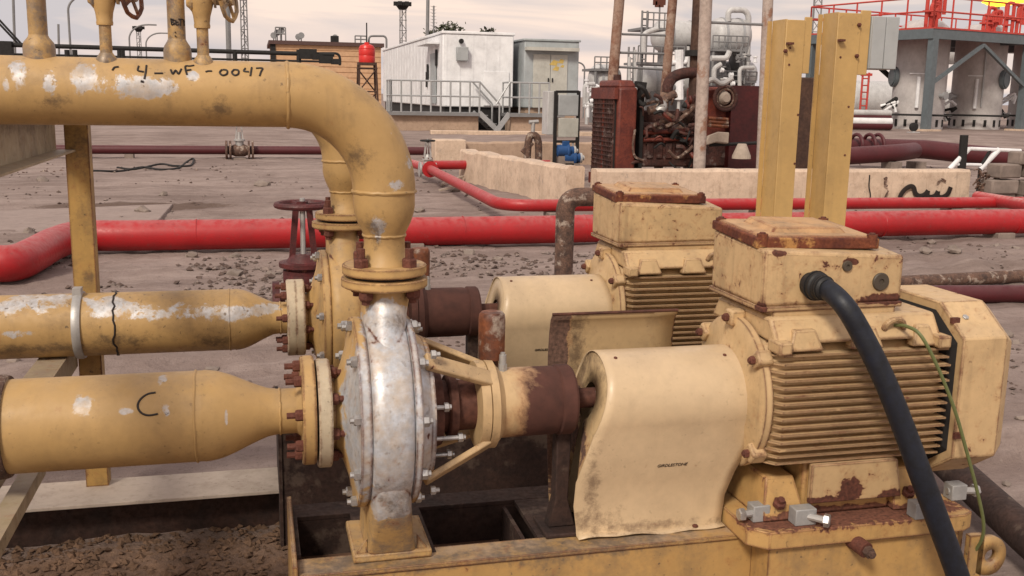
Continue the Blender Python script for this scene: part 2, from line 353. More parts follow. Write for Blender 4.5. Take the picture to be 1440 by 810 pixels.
mt['skid'] = paint('skid_paint', (.44,.265,.095), edge=.5, rust=.20, dirt=.55, dust=.55, dustcol=(.34,.27,.22), dblobs=[((.75,2.62,.37), (.30,.12,.05)), ((.2,2.65,.37), (.3,.12,.05)), ((1.0,2.62,.37), (.3,.12,.04)), ((.5,2.62,.36), (.6,.05,.03))], dirtcol=(.09,.075,.065))
mt['skid_in'] = rusty('skid_inner_shade_rust', (.020,.009,.007), (.055,.026,.018), third=(.09,.06,.045))  # rust with the shade inside the frame painted into its colour
mt['web_shade_rust'] = rusty('beam_web_shade_rust', (.018,.008,.006), (.05,.02,.012))  # rust taken near black to paint the shade below the top flange
mt['plate'] = paint('pedestal_paint', (.50,.305,.115), edge=.8, rust=.28, rblobs=[((1.7,2.55,.425), (.5,.09,.03))], rustcol=(.13,.05,.03), dirt=.4)
mt['skirt'] = paint('skirt_paint', mul(CREAM, 1.0), edge=.7, rust=.3, rblobs=[((1.69,2.53,.50), (.05,.06,.06)), ((1.83,2.53,.485), (.05,.06,.025)), ((1.60,2.53,.48), (.08,.06,.022))], dirt=.4)
mt['support'] = paint('support_paint', (.40,.245,.075), edge=.6, rust=.3, dirt=.8, dblobs=[((-.64,4.2,1.42), (.08,.2,.1)), ((-.64,4.2,.93), (.03,.1,.03))], dust=.4)
mt['support_grey'] = paint('support_faded_paint', (.36,.29,.19), rust=.28, dirt=.8, dust=.5, dblobs=[((-.7,3.6,1.52), (.1,.5,.03))])
mt['concrete'] = paint('curb_concrete', (.46,.39,.33), rust=0, dirt=.4, rough=.85, bump=.5)
mt['rustpipe'] = rusty('dark_rust', (.06,.022,.015), (.14,.05,.03))
mt['rustbolt'] = rusty('bolt_rust', (.09,.028,.018), (.16,.05,.03), scale=30)
mt['rustbottle'] = rusty('oiler_rust', (.06,.02,.013), (.27,.085,.03), scale=9, third=(.33,.27,.22), rough=.6)
mt['rustscale'] = rusty('scaled_rust', (.05,.03,.025), (.20,.11,.075), scale=16, third=(.36,.29,.24), bump=1)
mt['steel'] = plain('bright_steel', (.50,.49,.48), .38, .8, var=.5, scale=40)
mt['greysteel'] = plain('grey_steel_block', (.34,.34,.34), .55, .2, scale=30)
mt['zinc'] = plain('dull_zinc', (.45,.44,.43), .5, .5, scale=25)
mt['black'] = plain('black_rubber', (.010,.010,.011), .6, scale=40)
mt['dark'] = plain('black_paint', (.010,.009,.009), .75)
mt['cable'] = plain('cable_sheath', (.006,.009,.018), .55, var=.8, scale=30, bump=.3)
mt['wire'] = plain('earth_wire', (.13,.15,.055), .5, scale=40)
mt['ink'] = plain('marker_ink', (.018,.012,.010), .6)
mt['red'] = paint('red_pipe_paint', (.37,.010,.014), rough=.45, rust=.0, chip=.42, chipcol=(.36,.075,.075), dirt=.3, dirtcol=(.16,.02,.02), dust=.5, dustcol=(.46,.17,.165), drip=.1, var=.15)
mt['tray'] = plain('tray_soil', (.15,.08,.05), .95, var=.6, scale=9, bump=.5)
mt['soil'] = plain('brown_soil', (.13,.075,.045), .95, var=.6, scale=12, bump=.5)
mt['clod'] = plain('dark_clod', (.11,.075,.062), .95, var=.5, scale=9, bump=.5)
mt['red_dusty'] = paint('dusty_red_pipe_paint', (.40,.03,.035), rough=.5, dirt=.3, dirtcol=(.16,.02,.02), dust=.75, dustcol=(.52,.30,.28), drip=.1)
mt['redvalve'] = rusty('valve_red', (.05,.009,.009), (.12,.018,.018), scale=14, rough=.6)
mt['maroon'] = paint('maroon_pipe_paint', (.075,.008,.012), rough=.5, dirt=.4, dust=.3, dustcol=(.17,.08,.08), dirtcol=(.05,.01,.01))
mt['engine_red'] = rusty('engine_red_rust', (.085,.014,.010), (.20,.04,.02), scale=5, rough=.6)
mt['engine_dark'] = rusty('engine_dark_rust', (.028,.011,.009), (.11,.036,.026), scale=6, third=(.15,.11,.10))
mt['tank_red'] = rusty('tank_dark_red', (.035,.003,.004), (.075,.008,.008), scale=3, rough=.5, bump=.1)
mt['wall'] = paint('dike_wall_render', (.60,.46,.35), rough=.9, dirt=.5, dirtcol=(.28,.18,.125), drip=.55, rust=.0, chip=.42, chipscale=5, chipcol=(.45,.36,.30), bump=.6, dust=.3, dustcol=(.5,.42,.36))
mt['wall2'] = paint('low_wall_render', (.42,.30,.22), rough=.9, dirt=.5, dirtcol=(.2,.13,.09), chip=.3, chipscale=4, chipcol=(.33,.25,.2), bump=.6)
mt['stone'] = plain('rubble_stone', (.23,.185,.16), .9, var=.4, scale=4, bump=.6)
mt['white'] = paint('white_cabin_paint', (.78,.79,.81), dirt=.08, drip=.15, dirtcol=(.35,.3,.26), rough=.5, dust=0)
mt['bluegrey'] = paint('bluegrey_cabin_paint', (.35,.385,.40), dirt=.2, drip=.25, dirtcol=(.25,.22,.2), dust=0)
mt['palegrey'] = paint('pale_door_paint', (.47,.47,.43), dirt=.2, drip=.3, rust=.0, dirtcol=(.3,.25,.2), rblobs=None, chip=.0, dust=0)
mt['galv'] = plain('galvanised_rail', (.40,.41,.42), .5, .4, scale=20)
mt['silver'] = paint('silver_vessel_paint', (.50,.50,.50), dirt=.3, drip=.35, dirtcol=(.22,.19,.17), rough=.42, dust=0)
mt['silo'] = paint('grey_silo_paint', (.48,.455,.45), dirt=.2, drip=.3, dirtcol=(.25,.21,.19), rough=.55, dust=0)
mt['slate'] = plain('slate_steel_paint', (.115,.14,.155), .5, scale=4)
mt['orange'] = plain('rail_red_paint', (.50,.055,.04), .5, scale=6)
mt['brickwall'] = plain('far_brick', (.58,.36,.21), .85, scale=3)
mt['tanred'] = plain('water_tank_red', (.60,.025,.02), .4, scale=6)
mt['pole'] = rusty('pole_rust', (.22,.10,.06), (.40,.31,.25), scale=3.5, third=(.13,.05,.03))
mt['pole_pale'] = rusty('pole_pale', (.38,.30,.26), (.50,.42,.37), scale=3.5, third=(.26,.13,.08))
mt['darkbrown'] = rusty('stack_dark', (.045,.022,.016), (.10,.05,.03), scale=3)
mt['farsteel'] = plain('far_grey_steel', (.20,.20,.205), .6, scale=2)
mt['column'] = paint('panel_post_paint', (.50,.325,.125), dirt=.2, rust=.0, drip=.18, rough=.4, dust=0)
mt['boxgrey'] = plain('station_box_grey', (.36,.38,.39), .5, scale=4)
mt['blue'] = plain('blue_pump_paint', (.02,.075,.22), .4, scale=9)
mt['glass'] = plain('dark_glass', (.03,.035,.04), .1, scale=2)
mt['cloth'] = plain('pale_cloth', (.40,.33,.27), .9, scale=12)
mt['leaf'] = plain('far_leaves', (.05,.055,.03), .8, scale=9)
mt['flame'] = plain('gas_flame', (1, .7, .1), .9, emit=(1., .62, .03), es=1.5)
# ---------------------------------------------------------------- ground
def sstep(a, b, x): t = max(0, min(1, (x-a)/(b-a))); return t*t*(3-2*t)
def gz(x, y):
    n = noise.noise
    z = -.14*(1-sstep(4.14, 4.27, y)) + .34*sstep(27, 37, y)
    d = math.hypot(x, y)
    far = sstep(60, 120, d)
    z += (1-far)*(.035*n(V((x*.45, y*.45, 3.1))) + .028*n(V((x*1.6, y*1.6, 9.3))))
    if d < 34:
        k = 1-sstep(22, 34, d)
        z += k*(.018*n(V((x*5, y*5, 1.7))) + .012*n(V((x*13, y*13, 5.2))))
        # low heaps of spoil by the small red pipe and along the wall at the right
        z += .12*math.exp(-((x-2.0)/.7)**2-((y-12.2)/.8)**2) + .16*math.exp(-((x-7.6)/1.6)**2-((y-8.9)/.5)**2)*(1+.7*n(V((x*3, y*3, 0))))
        z += .05*math.exp(-((x+.3)/1.6)**2-((y-6.6)/.7)**2)*(1+1.2*n(V((x*4, y*4, 2.))))
    return z
def steps(segs):
    out = []
    for a, b, s in segs:
        k = max(1, int(round((b-a)/s)))
        out += [a+(b-a)*i/k for i in range(k)]
    return out+[segs[-1][1]]
xs = steps([(-900, -200, 175), (-200, -40, 20), (-40, -8, 2), (-8, -2, .25), (-2, 9, .075), (9, 20, .3), (20, 60, 2.5), (60, 200, 20), (200, 900, 175)])
ys = steps([(-300, -20, 70), (-20, 1, 1.5), (1, 2.5, .25), (2.5, 16, .075), (16, 30, .2), (30, 60, 1), (60, 120, 5), (120, 1500, 115)])
vs = [(x, y, gz(x, y)) for y in ys for x in xs]; nx = len(xs)
fs = [(j*nx+i, j*nx+i+1, (j+1)*nx+i+1, (j+1)*nx+i) for j in range(len(ys)-1) for i in range(nx-1)]
me = bpy.data.meshes.new('ground'); me.from_pydata(vs, [], fs); me.polygons.foreach_set('use_smooth', [True]*len(fs))
n = NT('sandy_ground')
a = n.noise(.35, 5); b = n.noise(2.2, 8, rough=.68); c_ = n.noise(16, 8, rough=.72); d_ = n.noise(70, 5, rough=.7)
c = n.mix(n.rng(a, .35, .65), (.225,.172,.154), (.335,.265,.238))
c = n.mix(n.rng(b, .46, .7, 0, .55), c, (.18,.13,.112))
c = n.mix(n.rng(c_, .54, .8, 0, .7), c, (.075,.05,.042))
c = n.mix(n.rng(c_, .25, .42, .65, 0), c, (.34,.275,.245))
c = n.mix(n.rng(d_, .6, .72, 0, .65), c, (.07,.05,.042))
tr = n.noise(1, 7, n.pos((.35, 1.9, 1)), rough=.68); c = n.mix(n.rng(tr, .47, .66, 0, .6), c, (.135,.098,.084)); c = n.mix(n.rng(n.noise(1, 6, n.pos((.8, 3.2, 1), (3, 8, 0)), rough=.7), .52, .66, 0, .45), c, (.40,.325,.295))
vv = n.voro(24); c = n.mix(n.rng(vv, .05, .16, .45, 0), c, (.33,.27,.245))
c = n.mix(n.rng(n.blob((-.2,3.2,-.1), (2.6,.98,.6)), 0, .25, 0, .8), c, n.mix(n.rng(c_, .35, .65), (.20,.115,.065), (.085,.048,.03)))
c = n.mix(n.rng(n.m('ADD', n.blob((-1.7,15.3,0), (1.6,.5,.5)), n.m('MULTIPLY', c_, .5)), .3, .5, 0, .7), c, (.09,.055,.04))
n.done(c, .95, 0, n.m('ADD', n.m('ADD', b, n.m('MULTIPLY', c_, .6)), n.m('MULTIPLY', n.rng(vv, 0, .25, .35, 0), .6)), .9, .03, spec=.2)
me.materials.append(n.mat)
g = bpy.data.objects.new('ground', me); COL.objects.link(g); struct(g)

# loose pebbles nobody could count
def blobmesh(m, c, r, sq=(1, 1, .6), jag=.35, sub=0):
    base = [(0,0,1),(1,0,0),(0,1,0),(-1,0,0),(0,-1,0),(0,0,-1)]
    rot = Matrix.Rotation(random.uniform(0, 6.28), 3, 'Z') @ Matrix.Rotation(random.uniform(-.5, .5), 3, 'X')
    if sub:
        b = bmesh.new(); bmesh.ops.create_icosphere(b, subdivisions=sub, radius=1); vs = [v.co.copy() for v in b.verts]; fs = [tuple(v.index for v in f.verts) for f in b.faces]; b.free()
        o = V((random.random()*50, random.random()*50, 0))
        vs = [v*(1+jag*noise.noise(v*1.3+o)+jag*.5*noise.noise(v*3+o)) for v in vs]
    else:
        vs = [V(p)*random.uniform(1-jag, 1+jag) for p in base]; fs = [(0,1,2),(0,2,3),(0,3,4),(0,4,1),(5,2,1),(5,3,2),(5,4,3),(5,1,4)]
    m.add([V(c)+rot @ V((v.x*r*sq[0], v.y*r*sq[1], v.z*r*sq[2])) for v in vs], fs)
m = MB(); ms = MB(); mk = MB()
for i in range(12500):
    t = random.random()
    if i > 11000: y = random.uniform(7.6, 10.7); x = random.uniform(-.3, .35)*y; r = random.uniform(.012, .045)
    elif t < .35: x, y = random.uniform(-1.4, .35), random.uniform(2.6, 4.12); r = random.choice((.006,.009,.013,.02))
    elif t < .8: y = random.uniform(4.3, 10); x = random.uniform(-.35, .95)*y; r = random.uniform(.006, .02)
    else: y = random.uniform(9, 24); x = random.uniform(-.35, .95)*y; r = random.uniform(.012, .04)
    if y > 4.2 and noise.noise(V((x*.9, y*.9, 4.4))) < random.uniform(-.1, .25): continue
    blobmesh(ms if y < 4.13 else mk if random.random() < .55 else m, (x, y, gz(x, y)+r*.2), r)
o = m.build('pebbles', plain('pebble_stone', (.22,.17,.15), .9, var=.75, scale=14), smooth=0, loc=(0, 0, 0)); tag(o, 'small loose pebbles and grit scattered over the sandy ground', 'pebbles', kind='stuff')
o = ms.build('soil_crumbs', mt['soil'], smooth=0, loc=(0, 0, 0)); tag(o, 'brown crumbly soil in front of the long low steel beam', 'soil', kind='stuff')
o = mk.build('dark_crumbs', mt['clod'], smooth=0, loc=(0, 0, 0)); tag(o, 'small dark clods and litter strewn over the sandy ground', 'clods', kind='stuff')
# rocks that stand out one by one
spots = [(95,430),(20,515),(255,480),(300,520),(200,300),(330,360),(380,385),(230,275),(480,255),(620,245),(640,270),(590,300),(660,360),(700,365),(1300,360),(1340,375),(1360,358),(1400,350),(1425,365),(1310,340),(1380,352),(60,255),(110,262),(490,246),(370,262),(40,330),(270,360),(330,385),(1430,480),(1415,470),(1300,372),(1420,640),(1435,590)]
for i, (px, py) in enumerate(spots):
    p = onZ(px, py, 0.0 if py < 650 else -.14); p.z = gz(p.x, p.y)
    r = .010*p.y*random.uniform(.5, 1.0) if p.y < 9 else .006*p.y*random.uniform(.6, 1.2)
    if p.y < 4.1: r = random.uniform(.02, .035)
    m = MB(); blobmesh(m, p+V((0, 0, r*.25)), r, (1.2, .9, .65), .5, 2)
    tag(m.build('rock', mt['stone'], smooth=25), 'angular brown rock lying loose on the sandy ground', 'rock', 'loose rocks on the sand')

q = [onZ(-80, 340, .0), onZ(222, 313, .0), onZ(243, 289, .0), onZ(-80, 302, .0)]
m = MB(); m.prism([(p.x, p.y, -.06) for p in q], (0, 0, .085)); struct(m.build('concrete_slab', paint('slab_concrete', (.30,.235,.21), rough=.95, dirt=.6, dirtcol=(.15,.11,.09), dust=.5, dustcol=(.27,.21,.19), bump=.6), bevel=.01))
# ================================================================ FOREGROUND
YF, YB, ZA, XP = 2.75, 4.0, .775, .338
# ---------------------------------------------------------------- discharge pipes
def discharge(y, label, front):
    t = thing('discharge_pipe', label, 'pipe', (.337, y, 1.16))
    P1, P2 = (mt['pipe_top'], mt['pipe_disc']) if front else (mt['pipe_b'], mt['pipe_b'])
    r = .083; zx = 1.64; ex = .087
    m = MB(); m.tube([(-3.2, y, zx), (-1.5, y, zx), (ex, y, zx)], r, 56); a = m.build('straight_pipe', P1, t)
    def ring(p, d, rr, name='weld_seam', tr=.006, par=a):
        u, v, _ = frame(d); q = [V(p)+(u*math.cos(k*.15708)+v*math.sin(k*.15708))*rr for k in range(41)]
        jit = [s+V((random.uniform(-1, 1), random.uniform(-1, 1), random.uniform(-1, 1)))*.0012 for s in q]; jit[-1] = jit[0]
        MB().tube(jit, tr, 8, False).build(name, P2, par)
    m = MB(); m.tube(arc((ex, y, zx-.25), (1, 0, 0), (0, 0, 1), .25, 90, 0, 26), r+.0015, 56); e = m.build('elbow', P2, t)
    ring((ex, y, zx), (1, 0, 0), r, par=a, tr=.005)
    x = .337
    ring((x, y, 1.389), (0, 0, 1), r-.001, par=e)
    m = MB(); m.lathe((x, y, 1.19), (0, 0, 1), [(0, .074), (.008, .070), (.02, .060), (.05, .0555), (.078, .0555), (.09, .060), (.115, .072), (.14, .080), (.16, .083), (.20, .083)], 48)
    d = m.build('reducer', P2, t); ring((x, y, 1.27), (0, 0, 1), .056, par=d, tr=.0045)
    f = MB().lathe((x, y, 1.164), (0, 0, 1), [(0, .112), (.003, .115), (.024, .115), (.027, .111)], 56).build('pipe_flange', mt['flange'], t)
    g = MB().lathe((x, y, 1.155), (0, 0, 1), [(0, .09), (.009, .09)], 40).build('gasket', mt['dark'], t)
    bolt_ring(t, (x, y, 1.191), (0, 0, 1), .091, 4, mt['rustbolt'], .021, .024, .026, 40)
    return t
dp = discharge(YF, 'ochre overhead pipe with marker lettering, ending in a large elbow down to the pump', True)
dpb = discharge(YB, 'ochre overhead pipe dropping by an elbow to the farther pump', False)
# hand lettering drawn on the near pipe
def hand(strokes, parent, name, y0, z0, r, tr=.0021, mat='ink'):
    m = MB()
    for s in strokes:
        q = [onCylX(px, py, y0, z0, r+.0006) for px, py in s]
        if len(q) > 2: q = spline(q, 4)
        m.tube(q, tr, 6)
    return m.build(name, mt[mat], parent)
L_ = [[(158,99),(161,95),(167,94)],
      [(195,93),(194,99),(202,101)], [(206,92),(205,101),(203,111)], [(217,103),(229,103)],
      [(240,98),(243,104),(247,99),(251,104),(255,97)], [(263,105),(261,98),(261,93),(267,93),(273,92)], [(262,99),(269,98)],
      [(289,101),(293,100),(298,100)], [(312,98),(309,102),(313,106),(319,104),(319,99),(313,98)], [(329,98),(326,102),(330,106),(335,104),(335,99),(329,98)],
      [(345,96),(343,100),(350,101)], [(354,95),(353,101),(352,107)], [(360,96),(369,96),(367,101),(365,107)]]
hand(L_, dp, 'marker_lettering', YF, 1.64, .083, .0026)
hand([[(198,114),(202,115)]], dp, 'marker_dot', YF, 1.64, .083, .003)

# ---------------------------------------------------------------- risers and small valves on top of the near pipe
def riser(px, label, r, cup, top=2.6, ly=0.0):
    x = onY(px, 82, YF+ly).x; t = thing('riser_pipe', label, 'pipe', (x, YF+ly, 1.70))
    MB().lathe((x, YF+ly, 1.705), (0, 0, 1), [(0, cup*1.05), (.012, cup), (.035, cup*1.01), (.05, cup*.93), (.062, r*1.12), (.068, r)], 36).build('reducer_cup', mt['riser'], t)
    MB().cyl((x, YF+ly, 1.773), (x, YF+ly, top), r, n=32).build('pipe', mt['riser'], t)
    return t, x
t1, x1 = riser(56, 'mottled brown riser pipe on a bulging cup, by the left end of the pipe', .022, .037)
t2, x2 = riser(250, 'ochre riser pipe with black marker scrawl on it', .0215, .034)
def scrawl(t, x, strokes):
    m = MB()
    for s in strokes:
        q = []
        for px, py in s:
            d = ray(px, py); p = CAM+d*((YF-.021)/d.y); dx = max(-.0205, min(.0205, p.x-x))
            q.append(V((x+dx, YF-math.sqrt(.0222**2-dx*dx)-.0004, p.z)))
        m.tube(spline(q, 3) if len(q) > 2 else q, .0017, 6)
    m.build('marker_scrawl', mt['ink'], t)
scrawl(t2, x2, [[(240,26),(241,34)],[(240,26),(245,28),(241,30),(246,33),(241,35)],[(247,28),(248,35),(252,34)],[(248,31),(251,31)],[(251,27),(257,27)],[(254,27),(254,36)],[(258,27),(259,36)],[(259,31),(261,29)],[(246,45),(247,46)],[(246,50),(248,52)]])
def small_valve(px, label, hx):
    ly = -.02; x = onY(px, 82, YF+ly).x; y = YF+ly
    t = thing('small_gate_valve', label, 'valve', (x, y, 1.71))
    MB().lathe((x, y, 1.708), (0, 0, 1), [(0, .026), (.012, .025), (.022, .018), (.026, .0155)], 28).build('weld_boss', mt['riser'], t)
    MB().cyl((x, y, 1.73), (x, y, 1.80), .0145, n=24).build('nipple', mt['riser'], t)
    MB().lathe((x, y, 1.80), (0, 0, 1), [(0, .019), (.006, .020), (.012, .019), (.03, .021), (.055, .028), (.075, .030), (.1, .026), (.13, .022), (.2, .02)], 12).build('valve_body', mt['pipe_b'], t)
    b = MB().cyl((x+.015, y, 1.872), (x+.062, y-.006, 1.868), .013, n=16); b.cyl((x+.03, y, 1.872), (x+.036, y, 1.872), .024, n=6); b.build('bonnet', mt['riser'], t)
    MB().lathe((x-.018, y, 1.86), (-1, 0, 0), [(0, .020), (.006, .021), (.012, .013), (.018, .008)], 10).build('side_plug', mt['riser'], t)
    w = MB(); c = V((x+.066, y-.006, 1.866)); ax = V((1, -.42, .1)).normalized(); u, v, _ = frame(ax)
    w.tube([c+(u*math.cos(k*math.pi/14)+v*math.sin(k*math.pi/14))*.045*(1+.05*(k % 4 == 0)) for k in range(29)], .0055, 8, False)
    for k in range(4): a = k*math.pi/2+.5; w.cyl(c, c+(u*math.cos(a)+v*math.sin(a))*.044, .0045, n=6)
    w.cyl(c-ax*.012, c+ax*.012, .010, n=8)
    w.build('handwheel', mt['rustbottle'] if hx else mt['riser'], t)
small_valve(150, 'small ochre valve with brown handwheel on a thin nipple, left of the marker scrawl', 1)
small_valve(286, 'small pale ochre valve with handwheel, right beside the scrawled riser', 0)

# ---------------------------------------------------------------- suction pipes
def suction(y, z, r, xt0, xt1, rn, label, mat, xo=0):
    t = thing('suction_pipe', label, 'pipe', (xt1, y, z-r))
    pipe = MB().tube([(-3.2, y, z), (-1, y, z), (xt0, y, z)], r, 64).build('straight_pipe', mat, t)
    k = xt1-xt0
    MB().lathe((xt0, y, z), (1, 0, 0), [(0, r+.001), (k*.10, r*.993), (k*.2, r*.965), (k*.32, r*.905), (k*.45, r*.82), (k*.6, r*.71), (k*.74, r*.615), (k*.86, r*.545), (k, rn), (k+.05, rn), (k+.065, rn*1.2)], 56).build('reducer', mat, t)
    for xx, rr in ((xt0-.02, r), (xt1+.006, rn)):
        MB().tube([(xx+random.uniform(-.001, .001), y+rr*math.cos(q*.15708), z+rr*math.sin(q*.15708)) for q in range(41)], .0035, 6, False).build('weld_seam', mat, pipe)
    fx = .105+xo
    MB().lathe((fx, y, z), (1, 0, 0), [(0, .147), (.004, .15), (.032, .15), (.036, .147)], 64).build('pipe_flange', mt['flange'] if y < 3 else mt['flange_w'], t)
    bolt_ring(t, (fx+.0, y, z), (-1, 0, 0), .122, 8, mt['rustbolt'], .016, .02, .022, 11)
    return t, pipe
s1, sp1 = suction(YF, .786, .122, -.150, .042, .062, 'wide ochre inlet pipe with a hand drawn letter C, feeding the nearer pump', mt['pipe_suc'])
s2, sp2 = suction(YB, .775, .118, -.09, .075, .062, 'peeling ochre and silver inlet pipe with steel clamp, feeding the farther pump', mt['pipe_suc_b'])
hand([[(219,552),(208,554),(199,560),(194,568),(195,576),(201,582),(210,584),(222,582)]], s1, 'marker_letter', YF, .786, .122, .0028)
# clamp ring and black joint on the far suction pipe, collar at the left of the near one
def ringband(t, name, x, y, z, r, w_, th, mat):
    return MB().lathe((x, y, z), (1, 0, 0), [(0, r), (0, r+th*.7), (w_*.25, r+th), (w_*.75, r+th), (w_, r+th*.7), (w_, r)], 56).build(name, mat, t)
xc = onY(106, 450, YB-.1).x; c_ = ringband(s2, 'clamp', xc-.014, YB, .775, .1185, .03, .010, mt['zinc'])
MB().box((xc, YB-.02, .905), (.03, .05, .03)).build('clamp_bolt_lug', mt['zinc'], c_)
xw = onY(160, 450, YB-.1).x; MB().tube([(xw+random.uniform(-.006, .006), YB+.1185*math.cos(q*.15708), .775+.1185*math.sin(q*.15708)) for q in range(41)], .0038, 6, False).build('black_weld', mt['ink'], s2)
xc = onY(4, 600, YF-.1).x; ringband(s1, 'collar', xc-.05, YF, .786, .1225, .045, .012, mt['rustscale'])

# ---------------------------------------------------------------- pump
def pump(label):
    x, y, z = XP, YF, ZA
    t = thing('centrifugal_pump', label, 'pump', (x, y, .37))
    # volute: barrel with rounded rim, neck and foot grown into one casting
    m = MB()
    m.lathe((x, y, z), (1, 0, 0), [(-.068, .20), (-.066, .245), (-.062, .262), (-.056, .270), (-.03, .274), (.014, .274), (.038, .270), (.044, .262), (.048, .245), (.050, .20)], 72)
    def ell(cx, cy, cz, a, b, p=2.6, k=36):
        out = []
        for i in range(k):
            q = 2*math.pi*i/k; c, s = math.cos(q), math.sin(q)
            out.append(V((cx+a*math.copysign(abs(c)**(2/p), c), cy+b*math.copysign(abs(s)**(2/p), s), cz)))
        return out
    m.loft([ell(x-.009, y, .86, .054, .25), ell(x-.009, y, .95, .056, .205), ell(x-.008, y, 1.01, .058, .150), ell(x-.004, y, 1.06, .062, .105, 2.2), ell(x-.001, y, 1.10, .068, .076, 2), ell(x-.001, y, 1.132, .070, .072, 2)])
    m.loft([ell(x-.009, y, .66, .056, .235, 4), ell(x-.007, y, .56, .058, .215, 6), ell(x-.004, y-.0, .49, .060, .175, 8), ell(x-.001, y-.0, .44, .063, .140, 9), ell(x+.002, y-.0, .395, .070, .115, 9)])
    m.build('casing', mt['casing'], t, smooth=45)
    MB().bb((x-.105, y-.115, .3705), (x+.115, y+.13, .396)).build('foot', mt['casing'], t, bevel=.006)
    for sx in (-1, 1): MB().prism([(x+.004+sx*.070, y-.105, .394), (x+.004+sx*.10, y-.105, .394), (x+.004+sx*.078, y-.105, .425), (x+.004+sx*.070, y-.105, .435)], (0, .012, 0)).build('foot_gusset', mt['casing'], t)
    MB().lathe((x-.001, y, 1.128), (0, 0, 1), [(0, .112), (.004, .118), (.024, .118), (.027, .114)], 56).build('discharge_flange', mt['flange'], t)
    bolt_ring(t, (x-.001, y, 1.127), (0, 0, -1), .091, 4, mt['rustbolt'], .021, .024, .012, 40)
    # suction cover and nozzle
    cov = MB().lathe((x, y, z), (-1, 0, 0), [(.064, .260), (.068, .264), (.090, .264), (.094, .260), (.096, .23), (.104, .19), (.12, .14), (.13, .115), (.145, .10), (.158, .1)], 64).build('suction_cover', mt['casing'], t)
    MB().lathe((x, y, z), (-1, 0, 0), [(.155, .147), (.159, .15), (.188, .15), (.192, .147)], 64).build('suction_flange', mt['flange_w'], t)
    MB().lathe((x, y, z), (-1, 0, 0), [(.190, .11), (.205, .11)], 40).build('gasket', mt['dark'], t)
    bolt_ring(t, (x-.155, y, z), (1, 0, 0), .122, 8, mt['rustbolt'], .016, .018, .016, 11)
    bolt_ring(t, (x-.094, y, z), (-1, 0, 0), .249, 10, mt['steel'], .0155, .017, .010, 12)
    # rear cover, bracket arms, bearing housing
    MB().lathe((x, y, z), (1, 0, 0), [(.046, .258), (.049, .264), (.064, .264), (.068, .260), (.072, .22), (.100, .2), (.112, .2), (.112, .08)], 64).build('rear_cover', mt['casing'], t)
    bolt_ring(t, (x+.068, y, z), (1, 0, 0), .25, 10, mt['steel'], .0155, .016, .008, 27)
    for k, ang in enumerate((128, 52, 232, 308)):       # in YZ, measured from +Y
        ca, sa = math.cos(R_(ang)), math.sin(R_(ang))
        p0 = V((x+.092, y+.215*ca, z+.215*sa)); p1 = V((x+.285, y+.118*ca, z+.118*sa))
        MB().bar(p0, p1, .05, .018, (0, ca, sa)).build('bracket_arm', mt['bracket'], t, bevel=.004)
        bolt(t, p0+V((.012, .028*ca, .028*sa)), (1, 0, 0), mt['zinc'], .012, .014, .01)
    MB().lathe((x, y, z), (1, 0, 0), [(.25, .09), (.255, .124), (.28, .126), (.283, .12), (.283, .128), (.305, .128), (.31, .118), (.325, .102)], 48).build('bracket_ring', mt['bearing'], t)
    MB().lathe((x, y, z), (1, 0, 0), [(.112, .12), (.15, .11), (.155, .075), (.27, .07)], 32).build('stuffing_box', mt['rustpipe'], t)
    gl = MB().lathe((x, y, z), (1, 0, 0), [(.17, .085), (.175, .092), (.195, .092), (.198, .085)], 32).build('gland', mt['rustpipe'], t)
    for a, ln in ((200, .09), (160, .05), (240, .07)):
        p = V((x+.115, y+.13*math.cos(R_(a)), z-.01+.13*math.sin(R_(a)))); MB().cyl(p, p+V((ln, 0, 0)), .0065, n=8).build('gland_stud', mt['steel'], t); bolt(t, p+V((ln-.02, 0, 0)), (1, 0, 0), mt['steel'], .013, .014, .006)
    MB().lathe((x, y, z), (1, 0, 0), [(.315, .098), (.325, .101), (.48, .1), (.495, .097), (.50, .103), (.535, .103), (.542, .098), (.548, .05)], 48).build('bearing_housing', mt['bearing'], t)
    MB().lathe((x, y, z), (1, 0, 0), [(.54, .03), (.64, .03), (.64, .058), (.69, .058), (.692, .05), (.70, .05)], 32).build('shaft', mt['rustpipe'], t)
    MB().lathe((x, y, z), (1, 0, 0), [(.70, .066), (.72, .07), (.745, .07), (.75, .064)], 32).build('coupling', mt['rustbolt'], t)
    # rusty oil bottle and breather
    ox, oy = x+.312, y+.035
    MB().lathe((ox, oy, z+.10), (0, 0, 1), [(0, .02), (.02, .02), (.025, .038), (.14, .039), (.155, .037), (.162, .031)], 32).build('oil_bottle', mt['rustbottle'], t)
    b = MB().cyl((x+.335, y-.01, z+.098), (x+.335, y-.01, z+.118), .013, n=6); b.cyl((x+.335, y-.01, z+.118), (x+.335, y-.01, z+.145), .0105, n=14); b.cyl((x+.335, y-.01, z+.145), (x+.335, y-.01, z+.152), .007, n=10)
    b.build('breather', mt['zinc'], t)
    # bearing leg
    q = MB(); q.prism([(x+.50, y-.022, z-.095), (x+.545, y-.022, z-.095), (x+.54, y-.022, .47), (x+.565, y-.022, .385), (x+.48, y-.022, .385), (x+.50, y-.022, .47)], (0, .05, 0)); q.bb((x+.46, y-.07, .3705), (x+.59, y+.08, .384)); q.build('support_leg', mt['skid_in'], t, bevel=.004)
    return t
pf = pump('nearer pump with worn silver rounded casing, brown bearing housing and bright bolts')
pb = copy_tree(pf, None, (XP-.01, YB, .37)); pb['label'] = 'farther pump, mostly hidden behind the nearer pump casing'

